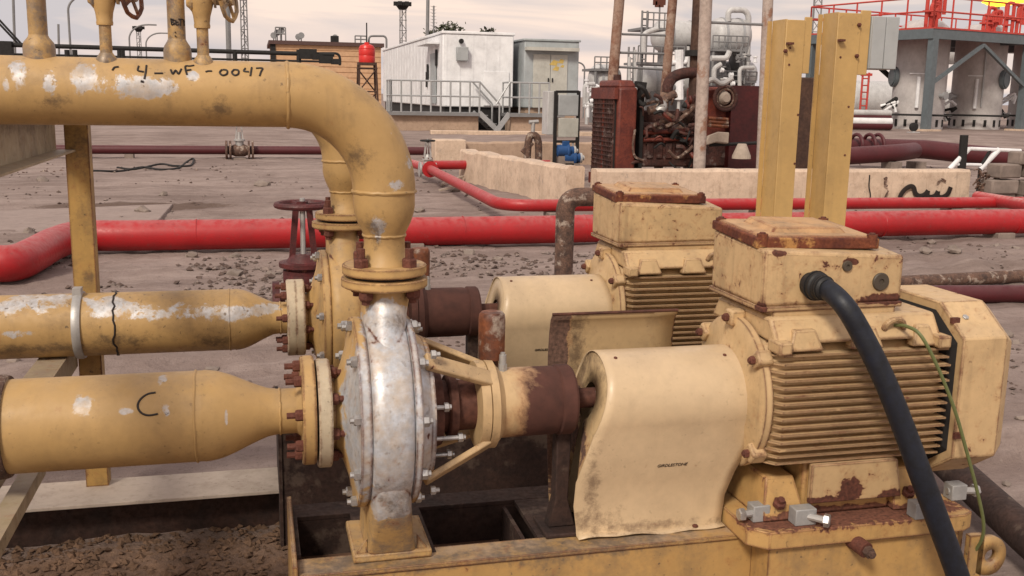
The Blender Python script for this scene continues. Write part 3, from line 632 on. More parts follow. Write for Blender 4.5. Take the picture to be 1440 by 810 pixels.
# ---------------------------------------------------------------- coupling guards
def guard(y0, label, mat, txt, tpy, copy=False):
    t = thing('coupling_guard', label, 'guard', (1.14, y0, .3735))
    # keyhole profile in (dy, z): over the top and down both sides, pinched, with lips
    R = .148; zc = .765; prof = [(-.105, .3765), (-.078, .378), (-.076, .40), (-.080, .47), (-.098, .55), (-.128, .635)]
    prof += [(-R*math.cos(R_(a)), zc+R*math.sin(R_(a))) for a in range(-25, 206, 10)]
    prof += [(.128, .635), (.098, .55), (.080, .47), (.076, .40), (.078, .378), (.105, .3765)]
    def xl(z): return .888-.014*sstep(.38, .5, z)+.082*sstep(.52, .9, z)
    def xr(z): return 1.352+.062*sstep(.42, .72, z)-.02*sstep(.8, .92, z)
    m = MB(); k = 17; vs = []; fs = []; n_ = len(prof)
    for j in range(k):
        for dy, z in prof:
            f = j/(k-1); vs.append((xl(z)*(1-f)+xr(z)*f, y0+dy+.0022*noise.noise(V((f*3.1+y0, z*7, dy*6))), z+(.004*math.sin(f*7)+.003*math.sin(f*19))*(z < .4)))
    fs = [(j*n_+i, j*n_+i+1, (j+1)*n_+i+1, (j+1)*n_+i) for j in range(k-1) for i in range(n_-1)]
    m.add(vs, fs); s_ = m.build('cover_sheet', mat, t, smooth=50)
    so = s_.modifiers.new('thickness', 'SOLIDIFY'); so.thickness = .003; so.offset = 0
    # end plates with a slot for the shaft
    for sgn, fx in ((1, lambda z: xl(z)+.006), (-1, lambda z: xr(z)-.006)):
        m = MB(); hole = .055; vs = []; fs = []
        pr = prof[2:-2]
        for dy, z in pr:
            dy2, dz2 = dy*.985, zc+(z-zc)*.985
            vs.append((fx(z), y0+dy2, dz2))
            a = math.atan2(z-zc, dy); hz = zc+hole*math.sin(a)
            vs.append((fx(hz), y0+hole*math.cos(a), hz))
        for i in range(len(pr)-1): fs.append((2*i, 2*i+2, 2*i+3, 2*i+1))
        m.add(vs, fs); e = m.build('end_plate', mt['guard_in'] if not copy else mat, t, smooth=50); so = e.modifiers.new('thickness', 'SOLIDIFY'); so.thickness = .003; so.offset = 0
    for px_, dy in ((1.0, -.05), (1.34, -.06)): bolt(t, (px_, y0+dy, zc+math.sqrt(R*R-dy*dy)+.001), (0, -.35, .94), mt['rustbolt'], .006, .003, 0)
    bolt(t, (1.26, y0-.092, .379), (0, 0, 1), mt['rustbolt'], .009, .006, 0)
    best = None                                   # height on the lower flank that lies in the maker name's direction
    for k in range(80):
        z = .47+.002*k; dy = -(.080+.018*(z-.47)/.08) if z < .55 else -(.098+.030*(z-.55)/.085)
        v = V((txt, y0+dy, z))-CAM; py = 405-FPX*v.dot(UP)/v.dot(FW)
        if best is None or abs(py-tpy) < best[0]: best = (abs(py-tpy), z, dy, 12.7 if z < .55 else 19.4)
    rot = Matrix.Translation((txt, y0+best[2]-.0025, best[1])) @ Matrix.Rotation(R_(90+best[3]), 4, 'X')
    text_mesh('maker_name', 'GIRDLESTONE', .0145, mt['ink'], t, rot, .0005, .25)
    return t
guard(YF, 'nearer cream sheet metal coupling guard with small black maker name', mt['guard'], 1.165, 655)
guard(YB, 'farther cream coupling guard, behind the upright rusty oil bottle', mt['guard_b'], 1.13, 472, True)
# rear half of an opened guard standing behind the near shaft
t = thing('open_guard_half', 'dusty curved guard half with brown rim, standing open behind the nearer guard', 'guard', (1.09, YF+.1, .375))
m = MB(); pr = [(.15, .375), (.165, .42), (.19, .55), (.205, .66), (.21, .76), (.208, .86), (.20, .93), (.188, .97), (.17, .99)]
k = 6; vs = [((.872+(1.285-.872)*j/(k-1)), YF+dy, z) for j in range(k) for dy, z in pr]; n_ = len(pr)
m.add(vs, [(j*n_+i, j*n_+i+1, (j+1)*n_+i+1, (j+1)*n_+i) for j in range(k-1) for i in range(n_-1)])
o = m.build('curved_sheet', mt['guard_in'], t, smooth=50); so = o.modifiers.new('thickness', 'SOLIDIFY'); so.thickness = .004; so.offset = 0
MB().tube([(x_, YF+pr[-1][0], pr[-1][1]+.002) for x_ in (.872, 1.1, 1.285)], .005, 6).build('top_rim', mt['rustpipe'], t)
# ---------------------------------------------------------------- motors
def motor(label):
    y, z = YF, ZA
    t = thing('electric_motor', label, 'motor', (1.72, y, .425))
    cr = mt['cream']
    XA, XB = 1.409, 1.984                       # fin length
    def mx(v): return XA+(v-1.385)*(XB-XA)/.605
    MB().lathe((1.39, y, z), (1, 0, 0), [(0, .16), (.0, .185), (.05, .192), (.575, .192), (.595, .18), (.595, .1)], 56).build('frame', cr, t)
    def sq(X, h, p=4.5, k=48):
        out = []
        for i in range(k):
            q = 2*math.pi*i/k; c, s_ = math.cos(q), math.sin(q); out.append(V((X, y+h*math.copysign(abs(c)**(2/p), c), z+h*.97*math.copysign(abs(s_)**(2/p), s_))))
        return out
    MB().loft([sq(XA+.004, .19), sq(XA+.03, .202), sq(XB-.02, .202), sq(XB+.002, .19)]).build('fin_root', cr, t, smooth=40)
    # drive end shield: stepped disc with bolt lugs
    MB().lathe((1.385, y, z), (1, 0, 0), [(-.03, .06), (-.03, .11), (-.012, .13), (.0, .18), (.004, .225), (.008, .232), (.03, .232), (.034, .226)], 64).build('end_shield', cr, t)
    for a in (38, 142, 218, 322, 90):
        c = V((1.398, y+.228*math.cos(R_(a)), z+.228*math.sin(R_(a))))
        MB().box(c, (.05, .05, .045), m=Matrix.Rotation(R_(a), 3, 'X')).build('shield_lug', cr, t, bevel=.008)
        bolt(t, c+V((-.025, 0, 0)), (-1, 0, 0), mt['rustbolt'], .013, .014, .004)
    MB().cyl((1.18, y, z), (1.36, y, z), .032, n=20).build('shaft', mt['rustpipe'], t)
    # cooling fins, each its own casting rib
    zs = [.605+.0232*i for i in range(15)]
    for s in (1, -1):
        for zz in zs:
            k = (abs(zz-ZA)/.19); pro = .238-.055*max(0, k-.5)**1.5*1.7
            m = MB(); ins = random.uniform(-.003, .003)
            m.prism([(XA+.002, y-s*(.12), zz), (XA+.006, y-s*(pro-.034), zz), (XA+.035, y-s*pro, zz), (XB+ins, y-s*(pro+ins*.3), zz), (XB+.003, y-s*.12, zz)], (0, 0, .0055))
            m.build('cooling_fin', cr, t, smooth=0)
    for i in range(9):
        yy = -.14+.035*i
        MB().bb((XA+.02, y+yy-.003, z+.14), (XB, y+yy+.003, z+.235-.25*yy*yy)).build('cooling_fin', cr, t, smooth=0)
    # shoulder casting above the fins: pads, ribs
    MB().prism([(XA+.012, y-.215, .965), (XA+.012, y-.165, 1.035), (XA+.012, y+.165, 1.035), (XA+.012, y+.215, .965)], (XB-XA-.03, 0, 0)).build('shoulder', cr, t, bevel=.01)
    for a, b in ((1.46, 1.57), (1.655, 1.765), (1.86, 1.945)):
        MB().prism([(a, y-.226, .945), (b, y-.226, .945), (b-.02, y-.206, 1.005), (a+.02, y-.206, 1.005)], (0, .04, 0)).build('cast_pad', cr, t, bevel=.006)
    for a in (XA+.008, XB-.05): MB().bb((a, y-.245, .94), (a+.042, y-.17, .978)).build('corner_pad', cr, t, bevel=.006)
    rg = MB().tube(arc((1.81, y-.195, .995), (1, 0, 0), (0, -.35, .94), .032, 0, 180, 12), .009, 10); rg.build('lifting_eye', cr, t)
    # skirt under the fins
    MB().prism([(1.555, y-.232, .603), (1.84, y-.232, .603), (1.875, y-.215, .475), (1.565, y-.215, .475)], (0, .02, 0)).build('skirt_plate', mt['skirt'], t, bevel=.004)
    # feet
    for fx in (1.425, 1.86):
        MB().prism([(fx, y-.205, .4255), (fx+.13, y-.205, .4255), (fx+.13, y-.205, .455), (fx+.11, y-.165, .55), (fx+.02, y-.165, .55), (fx, y-.205, .455)], (0, .38, 0)).build('motor_foot', mt['plate'], t, bevel=.006)
        bolt(t, (fx+.05, y-.196, .474), (0, -.55, .83), mt['rustbolt'], .02, .016, .012)
    MB().bb((1.56, y-.18, .4255), (1.86, y+.18, .60)).build('belly', mt['plate'], t, bevel=.01)
    # fan cowl
    X0, X1 = 2.006, 2.20
    a, b, c_, d_ = .258, .185, .272, .135
    oct_ = lambda k: [(-a*k, b*k), (-d_*k, c_*k), (d_*k, c_*k), (a*k, b*k), (a*k, -b*k), (d_*k, -c_*k), (-d_*k, -c_*k), (-a*k, -b*k)]
    ringp = lambda X, k: [V((X, y+p*1., z+.01+q)) for p, q in oct_(k)]
    m = MB(); m.loft([ringp(X0, .93), ringp(X0, 1.0), ringp(X1-.045, 1.0), ringp(X1, .88)]); m.build('fan_cowl', cr, t, smooth=20, bevel=.005)
    m = MB(); m.loft([ringp(XB+.006, .80), ringp(X0-.001, .90)]); m.build('cowl_gap', mt['dark'], t, smooth=20)
    for (yy, zz) in ((-.20, .238), (.20, .238), (-.262, -.1)):
        MB().box((X0+.008, y+yy, z+zz), (.026, .012, .018)).build('cowl_bracket', mt['rustbolt'], t)
    bolt(t, (X0+.05, y-.19, z+.243), (0, -.55, .83), mt['zinc'], .010, .006, 0)
    # junction box on its neck
    MB().bb((1.44, y-.15, 1.03), (1.84, y+.17, 1.06)).build('box_neck', cr, t)
    MB().prism([(1.40, y-.155, 1.048), (1.86, y-.155, 1.052), (1.86, y+.20, 1.052), (1.40, y+.20, 1.048)], (0, 0, .016)).build('box_base_plate', mt['cream_box'], t, bevel=.003)
    m = MB(); yf, ybk = y-.150, y+.19
    xa, xb = 1.402, 1.858
    m.add([(xa, yf, 1.062), (xb, yf, 1.066), (xb, ybk, 1.066), (xa, ybk, 1.062), (xa, yf, 1.228), (xb, yf, 1.205), (xb, ybk, 1.235), (xa, ybk, 1.245)],
          [(0, 3, 2, 1), (4, 5, 6, 7), (0, 1, 5, 4), (1, 2, 6, 5), (2, 3, 7, 6), (3, 0, 4, 7)])
    jb = m.build('junction_box', mt['cream_box'], t, bevel=.010, seg=3)
    lid = MB(); lid.add([(xa-.004, yf+.045, 1.226), (1.80, yf+.045, 1.218), (1.80, ybk+.008, 1.238), (xa-.004, ybk+.008, 1.246), (xa-.004, yf+.045, 1.258), (1.80, yf+.045, 1.250), (1.80, ybk+.008, 1.268), (xa-.004, ybk+.008, 1.274)],
          [(0, 3, 2, 1), (4, 5, 6, 7), (0, 1, 5, 4), (1, 2, 6, 5), (2, 3, 7, 6), (3, 0, 4, 7)])
    ld = lid.build('box_lid', mt['rim'], t, bevel=.004)
    q = MB(); q.add([(xa+.004, yf+.053, 1.2565), (1.792, yf+.053, 1.2487), (1.792, ybk, 1.2665), (xa+.004, ybk, 1.2725), (xa+.010, yf+.060, 1.264), (1.786, yf+.060, 1.256), (1.786, ybk-.006, 1.274), (xa+.010, ybk-.006, 1.280)],
          [(0, 3, 2, 1), (4, 5, 6, 7), (0, 1, 5, 4), (1, 2, 6, 5), (2, 3, 7, 6), (3, 0, 4, 7)]); q.build('lid_top', mt['lid'], ld, bevel=.002)
    q = MB(); q.add([(1.47, yf+.10, 1.256), (1.73, yf+.10, 1.252), (1.73, ybk-.05, 1.266), (1.47, ybk-.05, 1.272), (1.49, yf+.115, 1.281), (1.71, yf+.115, 1.277), (1.71, ybk-.065, 1.288), (1.49, ybk-.065, 1.294)],
          [(0, 3, 2, 1), (4, 5, 6, 7), (0, 1, 5, 4), (1, 2, 6, 5), (2, 3, 7, 6), (3, 0, 4, 7)]); q.build('lid_boss', mt['lid'], ld, bevel=.004)
    for (xx, yy, zz) in ((1.42, yf+.055, 1.262), (1.78, yf+.055, 1.254), (1.78, ybk-.01, 1.27), (1.42, ybk-.01, 1.275)):
        MB().cyl((xx, yy, zz-.03), (xx, yy, zz+.007), .016, n=16).build('lid_corner', mt['rim'], ld); bolt(ld, (xx, yy, zz+.005), (0, 0, 1), mt['rustbolt'], .009, .007, 0)
    return t
mf = motor('nearer cream finned electric motor with rusty lidded terminal box and black cable')
mb_ = copy_tree(mf, None, (1.745, YB+.02, .425)); mb_['label'] = 'farther cream finned electric motor, partly hidden behind the nearer motor'
# blanking plugs of the near box (front face)
yf = YF-.150
for px, py, r in ((1191, 374, .016), (1238, 396, .027)):
    p = onY(px, py, yf); q = MB().lathe((p.x, yf+.004, p.z), (0, -1, 0), [(0, r), (.008, r), (.011, r*.9), (.011, r*.35), (.007, r*.3), (.007, .001)], 28); q.build('blanking_plug', plain('plug_dark', (.07,.055,.04), .5), mf)
# thick power cable with gland
pts = [onY(1128, 397, yf), onY(1142, 400, yf-.03), onY(1160, 405, yf-.065), onY(1186, 428, 2.46), onY(1212, 470, 2.43), onY(1244, 535, 2.40), onY(1270, 600, 2.38), onY(1294, 665, 2.36), onY(1318, 730, 2.35), onY(1340, 790, 2.34), onY(1356, 840, 2.33)]
pts += [pts[-1]+V((.03, -.02, -.14)), pts[-1]+V((.12, -.05, -.21)), pts[-1]+V((.5, -.1, -.225))]
t = thing('power_cable', 'thick dark blue cable looping down from the nearer terminal box', 'cable', pts[0])
pts[0] = onY(1138, 399, yf)
MB().tube(spline(pts, 8), [.028+.005*min(1, k_/60) for k_ in range((len(pts)-1)*8+1)], 20).build('sheath', mt['cable'], t)
d = (pts[2]-pts[0]).normalized(); p0 = V((pts[0].x, yf, pts[0].z))
MB().lathe(p0, (d+V((0, -1, 0))*.6).normalized(), [(.0, .034), (.022, .034), (.024, .041), (.046, .041), (.05, .036), (.075, .033), (.08, .027)], 24).build('gland', mt['black'], t)
for k_ in (.03, .058, .068): MB().lathe(p0+(d+V((0, -1, 0))*.6).normalized()*k_, (d+V((0, -1, 0))*.6).normalized(), [(-.003, .036 if k_ > .05 else .044), (.003, .036 if k_ > .05 else .044)], 20).build('gland_rib', mt['black'], t)
for k in (.062, .072): 
    u = spline(pts, 8)[int(k*160)]
MB().tube([pts[2]+V((.018*math.cos(a*.4), -.028*math.sin(a*.4)*.2, .028*math.sin(a*.4)))*1.05 for a in range(17)], .0025, 6).build('tape_band', mt['zinc'], t)
# thin earth wire
w_ = [onY(1258, 457, 2.56), onY(1275, 459, 2.52), onY(1295, 472, 2.47), onY(1318, 515, 2.45), onY(1342, 575, 2.44), onY(1358, 630, 2.44), onY(1374, 690, 2.44), onY(1383, 735, 2.45), onY(1380, 760, 2.47), onY(1366, 782, 2.51)]
tag(MB().tube(spline(w_, 8), .0052, 10).build('earth_wire', mt['wire']), 'thin green earth wire hanging over the fins of the nearer motor', 'wire')

# ---------------------------------------------------------------- skids
def skid(label):
    t = thing('pump_skid', label, 'base frame', (1.2, 2.85, -.14))
    y0, y1 = 2.595, 3.09; S = mt['skid']; I = mt['skid_in']; z = .37
    def chan(ya, yb_, nm):
        m = MB(); m.bb((.082, ya, z-.012), (2.36, yb_, z)); m.build('top_flange', S, t, bevel=.002)
    # front C channel: top flange, web
    MB().bb((.082, y0, z-.014), (2.165, y0+.105, z)).build('front_flange', S, t, bevel=.002)
    MB().bb((.084, y0+.006, -.14), (2.163, y0+.018, z-.0142)).build('front_web', S, t)
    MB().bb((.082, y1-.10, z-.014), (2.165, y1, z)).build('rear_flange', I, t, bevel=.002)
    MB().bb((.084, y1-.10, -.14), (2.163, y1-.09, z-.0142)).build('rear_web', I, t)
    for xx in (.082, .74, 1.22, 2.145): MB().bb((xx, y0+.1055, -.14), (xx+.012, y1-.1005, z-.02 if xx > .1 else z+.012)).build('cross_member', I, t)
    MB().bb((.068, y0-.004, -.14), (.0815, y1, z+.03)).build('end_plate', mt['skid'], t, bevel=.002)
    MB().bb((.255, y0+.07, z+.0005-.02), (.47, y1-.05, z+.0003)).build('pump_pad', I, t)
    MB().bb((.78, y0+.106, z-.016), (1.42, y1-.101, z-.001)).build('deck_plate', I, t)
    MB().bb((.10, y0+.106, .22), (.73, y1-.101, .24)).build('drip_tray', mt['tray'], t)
    # motor pedestal with cut corners
    ya, yb_ = 2.475, 3.06
    MB().prism([(1.36, ya+.05, z+.0005), (1.41, ya, z+.0005), (2.06, ya, z+.0005), (2.10, ya+.02, z+.0005), (2.10, yb_, z+.0005), (1.36, yb_, z+.0005)], (0, 0, .054)).build('motor_pedestal', mt['plate'], t, bevel=.003)
    MB().bb((1.42, ya+.02, .20), (2.06, y0+.0055, z-.0002)).build('pedestal_gusset', S, t)
    # jacking blocks and screws
    zt = z+.0548
    for px, py, dx, dirn in ((1068, 720, .04, (-1, 0, 0)), (1130, 725, .05, (.75, -.65, 0)), (1297, 716, .05, (0, 0, 0)), (1345, 690, .04, (1, 0, 0))):
        p = onZ(px, py+12, zt); b = MB().box((p.x, p.y+.01, zt+.025), (dx*1.35, .045, .05)).build('jacking_block', mt['greysteel'], t, bevel=.003)
        if dirn != (0, 0, 0):
            d = V(dirn).normalized(); s0 = p+V((0, .0, .026)); MB().cyl(s0-d*.03+V((0, .01, 0)), s0+d*.062+V((0, -.005, 0)), .011, n=10).build('jack_screw', mt['zinc'], b); bolt(b, s0+d*.055+V((0, -.004, 0)), d, mt['steel'], .020, .017, .0)
    # drain stub on the web
    p = onY(1213, 770, 2.46); m = MB(); m.cyl((p.x-.03, y0-.02, p.z+.02), (p.x, 2.44, p.z), .024, n=20); m.build('drain_stub', mt['rustbolt'], t)
    MB().lathe((p.x, 2.44, p.z), (.1, -1, -.1), [(0, .017), (.02, .017), (.02, .012), (.03, .012)], 6).build('drain_plug', mt['rustscale'], t)
    # lifting lug
    c = onY(1390, 780, 2.50); m = MB(); n_ = 28; ro, ri = .055, .022; vs = []
    for k in range(n_):
        a = 2*math.pi*k/n_; ca, sa = math.cos(a), math.sin(a)
        q = ro if ca > -.2 else min(ro/max(-ca, .3)*.9, .09)
        vs += [(c.x+q*ca, 2.50, c.z+ro*sa*1.15), (c.x+ri*ca, 2.50, c.z+ri*sa)]
    fs = [(2*k, 2*((k+1) % n_), 2*((k+1) % n_)+1, 2*k+1) for k in range(n_)]
    m.add(vs, fs); o = m.build('lifting_lug', S, t); so = o.modifiers.new('thickness', 'SOLIDIFY'); so.thickness = .022; so.offset = 0
    MB().bb((2.10, 2.489, .19), (c.x-.03, 2.511, .345)).build('lug_plate', S, t)
    MB().tube(spline([onY(1165, 792, 2.57), onY(1180, 778, 2.57), onY(1208, 776, 2.565), onY(1240, 788, 2.565), onY(1262, 800, 2.57)], 8), .006, 8).build('dusty_hose', mt['support_grey'], t)
    return t
skf = skid('nearer ochre steel base frame with jacking screws and round lifting lug')
skb = copy_tree(skf, None, (1.19, 2.85+YB-YF, -.14))
for o_ in skb.children:
    if o_.name.split('.')[0] in ('front_web', 'end_plate', 'front_flange'): o_.data = o_.data.copy(); o_.data.materials[0] = mt['skid_in']  # shade on the farther frame painted by the darkened inner rust
skb['label'] = 'farther dusty steel base frame under the farther pump and motor'

# ---------------------------------------------------------------- pipe support at the left
t = thing('pipe_support', 'ochre steel support frame of posts and beams carrying the overhead and inlet pipes', 'support', (-.65, 4.2, .06))
def channel(m, p0, p1, w_, d_, th, face, up):
    """C section from p0 to p1: web of width w_ facing face, flanges of depth d_"""
    f, u = V(face).normalized(), V(up).normalized(); p0, p1 = V(p0), V(p1)
    m.prism([p0+u*(-w_/2), p0+u*(w_/2), p0+u*(w_/2)+f*-th, p0+u*(-w_/2)+f*-th], p1-p0)
    for s in (-1, 1):
        e = u*(s*w_/2); b_ = f*-(th+.0004); m.prism([p0+e+b_, p0+e-u*(s*th)+b_, p0+e-u*(s*th)-f*d_, p0+e-f*d_], p1-p0)
    return m
for yy in (4.22, 2.05):
    channel(MB(), (-.655, yy-.03, .0601 if yy > 3 else -.14), (-.655, yy-.03, 1.555), .085, .075, .008, (0, -1, 0), (1, 0, 0)).build('post', mt['support'], t, smooth=0)
channel(MB(), (-.735, 2.05, 1.482), (-.735, 4.19, 1.482), .145, .075, .007, (-1, 0, 0), (0, 0, 1)).build('upper_beam', mt['support_grey'], t, smooth=0)
channel(MB(), (-.70, 2.05, .612), (-.70, 4.19, .612), .09, .10, .008, (1, 0, 0), (0, 0, 1)).build('lower_beam', mt['support_grey'], t, smooth=0)
MB().prism([(-.655, 2.1, .60), (-.655, 2.1, .56), (-.655, 3.0, .56), (-.655, 3.0, .60)], (.05, 0, 0)).build('saddle_plate', mt['support_grey'], t)
# beam on the ground that carries the rear posts
t = thing('ground_beam', 'long low steel beam under the rear pipe support, pale on top, its rusty side darkened as shade', 'beam', (-1.5, 4.14, -.2))
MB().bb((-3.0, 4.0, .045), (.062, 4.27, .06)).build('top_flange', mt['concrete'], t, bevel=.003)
MB().bb((-3.0, 4.12, -.2), (.06, 4.135, .0448)).build('web', mt['web_shade_rust'], t)
MB().bb((-3.0, 4.0, -.2), (.062, 4.1195, -.15)).build('bottom_flange', mt['web_shade_rust'], t)
# ================================================================ MIDDLE GROUND
def pipeobj(name, label, path, r, mat, n=28, group=None, caps=True):
    return tag(MB().tube(path, r, n).build(name, mt[mat]), label, 'pipe', group)
# big red main
t = thing('red_main_pipe', 'thick red main pipe along the ground with an S bend at its end', 'pipe', (3, 10.9, 0))
p = [onZ(-160, 372, .175), onZ(-20, 371, .175), onZ(22, 369, .175), onZ(48, 358, .175), onZ(80, 341, .175), onZ(120, 331.5, .175), V((-1.0, 10.9, .175)), V((3, 10.9, .175)), V((3.6, 10.9, .18))]
body = MB().tube(spline(p, 6), .156, 40).build('pipe', mt['red'], t)
MB().tube([(3.6, 10.9, .18), (9, 10.9, .19), (18, 10.9, .19)], .1558, 40).build('pipe', mt['red'], t)
for xx in (3.6, -.6, 1.5, 2.2, 7.4, 6.1, 9.3): MB().tube([(xx, 10.9+.156*math.cos(q*.2094), .18+.156*math.sin(q*.2094)) for q in range(31)], .005, 6, False).build('weld_seam', mt['red'], body)
for xx in (1.5, 5.0, 9.0): MB().bb((xx, 10.75, -.05), (xx+.25, 11.05, .06)).build('sleeper', mt['stone'], t, bevel=.01)
# small red line with elbow
t = thing('small_red_pipe', 'slim red pipe running beside the concrete wall with a bend near the valve', 'pipe', (5, 12.4, 0))
MB().tube(bend([(3.16, 18.9, .27), (3.02, 12.5, .27), (5.5, 12.45, .27), (18, 12.2, .27)], .5, 10), .079, 24).build('pipe', mt['red'], t)
for xx in (3.6, 6.5, 9.5): MB().bb((xx, 12.3, -.05), (xx+.2, 12.6, .19)).build('pipe_block', mt['stone'], t, bevel=.01)
MB().lathe((3.155, 18.72, .27), (0, 1, 0), [(0, .15), (.04, .15)], 24).build('flange', mt['red'], t)
pipeobj('branch_pipe', 'short red branch pipe joining the isolating valve beside the low wall', [(3.2, 19.0, .33), (5.6, 19.25, .33)], .085, 'red')
pipeobj('drain_pipe', 'short pale pink pipe end leaving the valve towards open sand', [(3.16, 18.95, .27), (3.0, 21.0, .27)], .08, 'red_dusty')
pipeobj('corner_pipe', 'dusty red pipe leading away past the end of the graffiti wall', [onZ(1374, 277, .3), onZ(1445, 289, .3), onZ(1600, 300, .3)], .085, 'red_dusty')
# isolating valves
def gate_valve(name, label, x, y, z0, s, body, wheel):
    t = thing(name, label, 'valve', (x, y, z0))
    MB().lathe((x-.16*s, y, z0+.15*s), (1, 0, 0), [(0, .14*s), (.035*s, .14*s), (.036*s, .075*s), (.12*s, .1*s), (.2*s, .1*s), (.284*s, .075*s), (.285*s, .14*s), (.32*s, .14*s)], 28).build('valve_body', body, t)
    MB().lathe((x, y, z0+.20*s), (0, 0, 1), [(0, .085*s), (.08*s, .08*s), (.12*s, .06*s), (.125*s, .105*s), (.15*s, .105*s), (.155*s, .09*s), (.18*s, .05*s), (.23*s, .035*s)], 24).build('bonnet', body, t)
    for sx in (-1, 1): MB().prism([(x+sx*.075*s, y-.015*s, z0+.38*s), (x+sx*.045*s, y-.015*s, z0+.38*s), (x+sx*.018*s, y-.015*s, z0+.66*s), (x+sx*.05*s, y-.015*s, z0+.66*s)], (0, .03*s, 0)).build('yoke_arm', body, t)
    MB().cyl((x, y, z0+.4*s), (x, y, z0+.72*s), .014*s, n=10).build('stem', mt['zinc'], t)
    m = MB(); c = V((x, y, z0+.685*s)); m.tube([c+V((math.cos(k*.2094), math.sin(k*.2094), 0))*.13*s for k in range(31)], .016*s, 8, False)
    for k in range(4): m.cyl(c, c+V((math.cos(k*1.571+.4), math.sin(k*1.571+.4), 0))*.13*s, .011*s, n=6)
    m.cyl(c-V((0, 0, .03*s)), c+V((0, 0, .02*s)), .03*s, n=10); m.build('handwheel', wheel, t)
    bolt_ring(t, (x, y, z0+.35*s), (0, 0, 1), .09*s, 6, mt['rustbolt'], .013*s, .014*s, .01*s)
    return t
gv = gate_valve('gate_valve', 'dark red gate valve with round handwheel just behind the farther pump', .305, 7.0, -.01, 1.32, mt['redvalve'], mt['redvalve'])
MB().lathe((.305, 7.0, .30), (0, 0, 1), [(0, .11), (.04, .135), (.12, .14), (.17, .12), (.175, .165), (.205, .165), (.21, .12), (.26, .08)], 24).build('bonnet_dome', mt['redvalve'], gv)
MB().bb((.15, 6.9, -.08), (.46, 7.1, .03)).build('valve_plinth', mt['stone'], gv)
gate_valve('gate_valve', 'grey gate valve with black handwheel where the slim red pipe begins', 3.15, 19.0, .10, 1.0, mt['zinc'], mt['dark'])
# far maroon line with valve
t = thing('maroon_pipe', 'thin dark maroon pipe crossing the open sand', 'pipe', (0, 26, 0))
zz = onY(300, 211, 26).z; 
MB().tube([(-14, 26, zz), (6.2, 26, zz)], .105, 20).build('pipe', mt['maroon'], t)
for xx in (-6, -3, 3): MB().bb((xx, 25.85, -.1), (xx+.2, 26.15, zz-.1)).build('pipe_block', mt['stone'], t)
xv = onY(337, 211, 25.8).x
v = thing('line_valve', 'small pale valve with flanges on the thin maroon pipe', 'valve', (xv, 25.8, 0))
for s in (-1, 1):
    for k in (0, .09): MB().lathe((xv+s*(.22+k), 25.9, zz), (1, 0, 0), [(-.025, .24), (.025, .24)], 20).build('flange', mt['rustscale'], v)
MB().lathe((xv-.2, 25.9, zz), (1, 0, 0), [(0, .11), (.1, .15), (.3, .15), (.4, .11)], 20).build('valve_body', mt['rustscale'], v)
MB().lathe((xv, 25.9, zz+.1), (0, 0, 1), [(0, .1), (.12, .1), (.13, .14), (.17, .14), (.18, .05), (.34, .045)], 14).build('bonnet', mt['zinc'], v)
for s in (-1, 1): MB().bar((xv+s*.09, 25.9, zz+.25), (xv+s*.05, 25.9, zz+.6), .03, .03).build('yoke_arm', mt['zinc'], v)
MB().tube([(xv+math.cos(k*.35)*.16, 25.9+math.sin(k*.35)*.16, zz+.62) for k in range(19)], .022, 6).build('handwheel', mt['dark'], v)
MB().bb((xv-.15, 25.75, -.05), (xv+.15, 26.05, zz-.17)).build('valve_block', mt['stone'], v)
# scaly standing pipe behind the far guard
x, y = 2.165, 7.0
tag(MB().tube(bend([(x, y, -.1), (x, y, .935), (x+.42, y, .935)], .11, 10), .068, 24).build('standpipe', mt['rustscale']), 'scaly rusted standpipe with an elbow beside the farther terminal box', 'pipe')

# ---------------------------------------------------------------- dike walls
def roughwall(name, pts, th, h, mat, label, hv=.02, seg=.18):
    """wall along a ground polyline with a worn uneven top"""
    m = MB(); pts = [V(p) for p in pts]; samples = []
    for a, b in zip(pts, pts[1:]):
        k = max(2, int((b-a).length/seg)); samples += [a+(b-a)*i/k for i in range(k)]
    samples.append(pts[-1]); rings = []
    for i, s in enumerate(samples):
        d = (samples[min(i+1, len(samples)-1)]-samples[max(i-1, 0)]).normalized(); nrm = V((d.y, -d.x, 0))
        nz_ = lambda o, sc=2.2: noise.noise(V((s.x*sc+o, s.y*sc, o)))
        hh = h+hv*nz_(3.)+hv*.7*nz_(8., 7.)
        ring = []
        for (o, zf) in ((th/2, 0), (th/2, .33), (th/2, .66), (th/2-.006, .93), (th/2-.04, 1.0), (-th/2+.04, 1.0), (-th/2, .95), (-th/2, 0)):
            e = .012*noise.noise(V((s.x*3, s.y*3, zf*4+o)))
            ring.append(V((s.x, s.y, 0))+nrm*(o+e)+V((0, 0, -.12 if zf == 0 else hh*zf)))
        rings.append(ring)
    m.loft(rings); return tag(m.build(name, mat, smooth=30), label, 'wall')
dw = roughwall('dike_wall', [(4.95, 14.6, 0), (11.35, 14.5, 0)], .3, .585, mt['wall'], 'long pale concrete wall with black painted graffiti and cracks', .014)
roughwall('dike_wall', [(3.98, 19.4, 0), (4.72, 14.78, 0)], .3, .60, mt['wall'], 'pale concrete wall running back from the corner beside the slim red pipe', .03)
def wallstrokes(strokes, name, r, mat='ink', y=14.332):
    m = MB()
    for s in strokes:
        q = [onY(px, py, y) for px, py in s]; m.tube(spline(q, 5) if len(q) > 2 else q, [r]*((len(q)-1)*5+1) if len(q) > 2 else r, 6)
    for k, v in enumerate(m.v): v.y = y+(v.y-y)*.35
    return m.build(name, mt[mat], dw)
wallstrokes([[(1268,283),(1266,276),(1272,267),(1280,262),(1285,264),(1287,271),(1291,275),(1297,275),(1302,272),(1305,268)],[(1305,268),(1304,275),(1309,277),(1315,275),(1319,269)],[(1319,269),(1319,276),(1326,277),(1333,272),(1337,263)]], 'graffiti', .042)
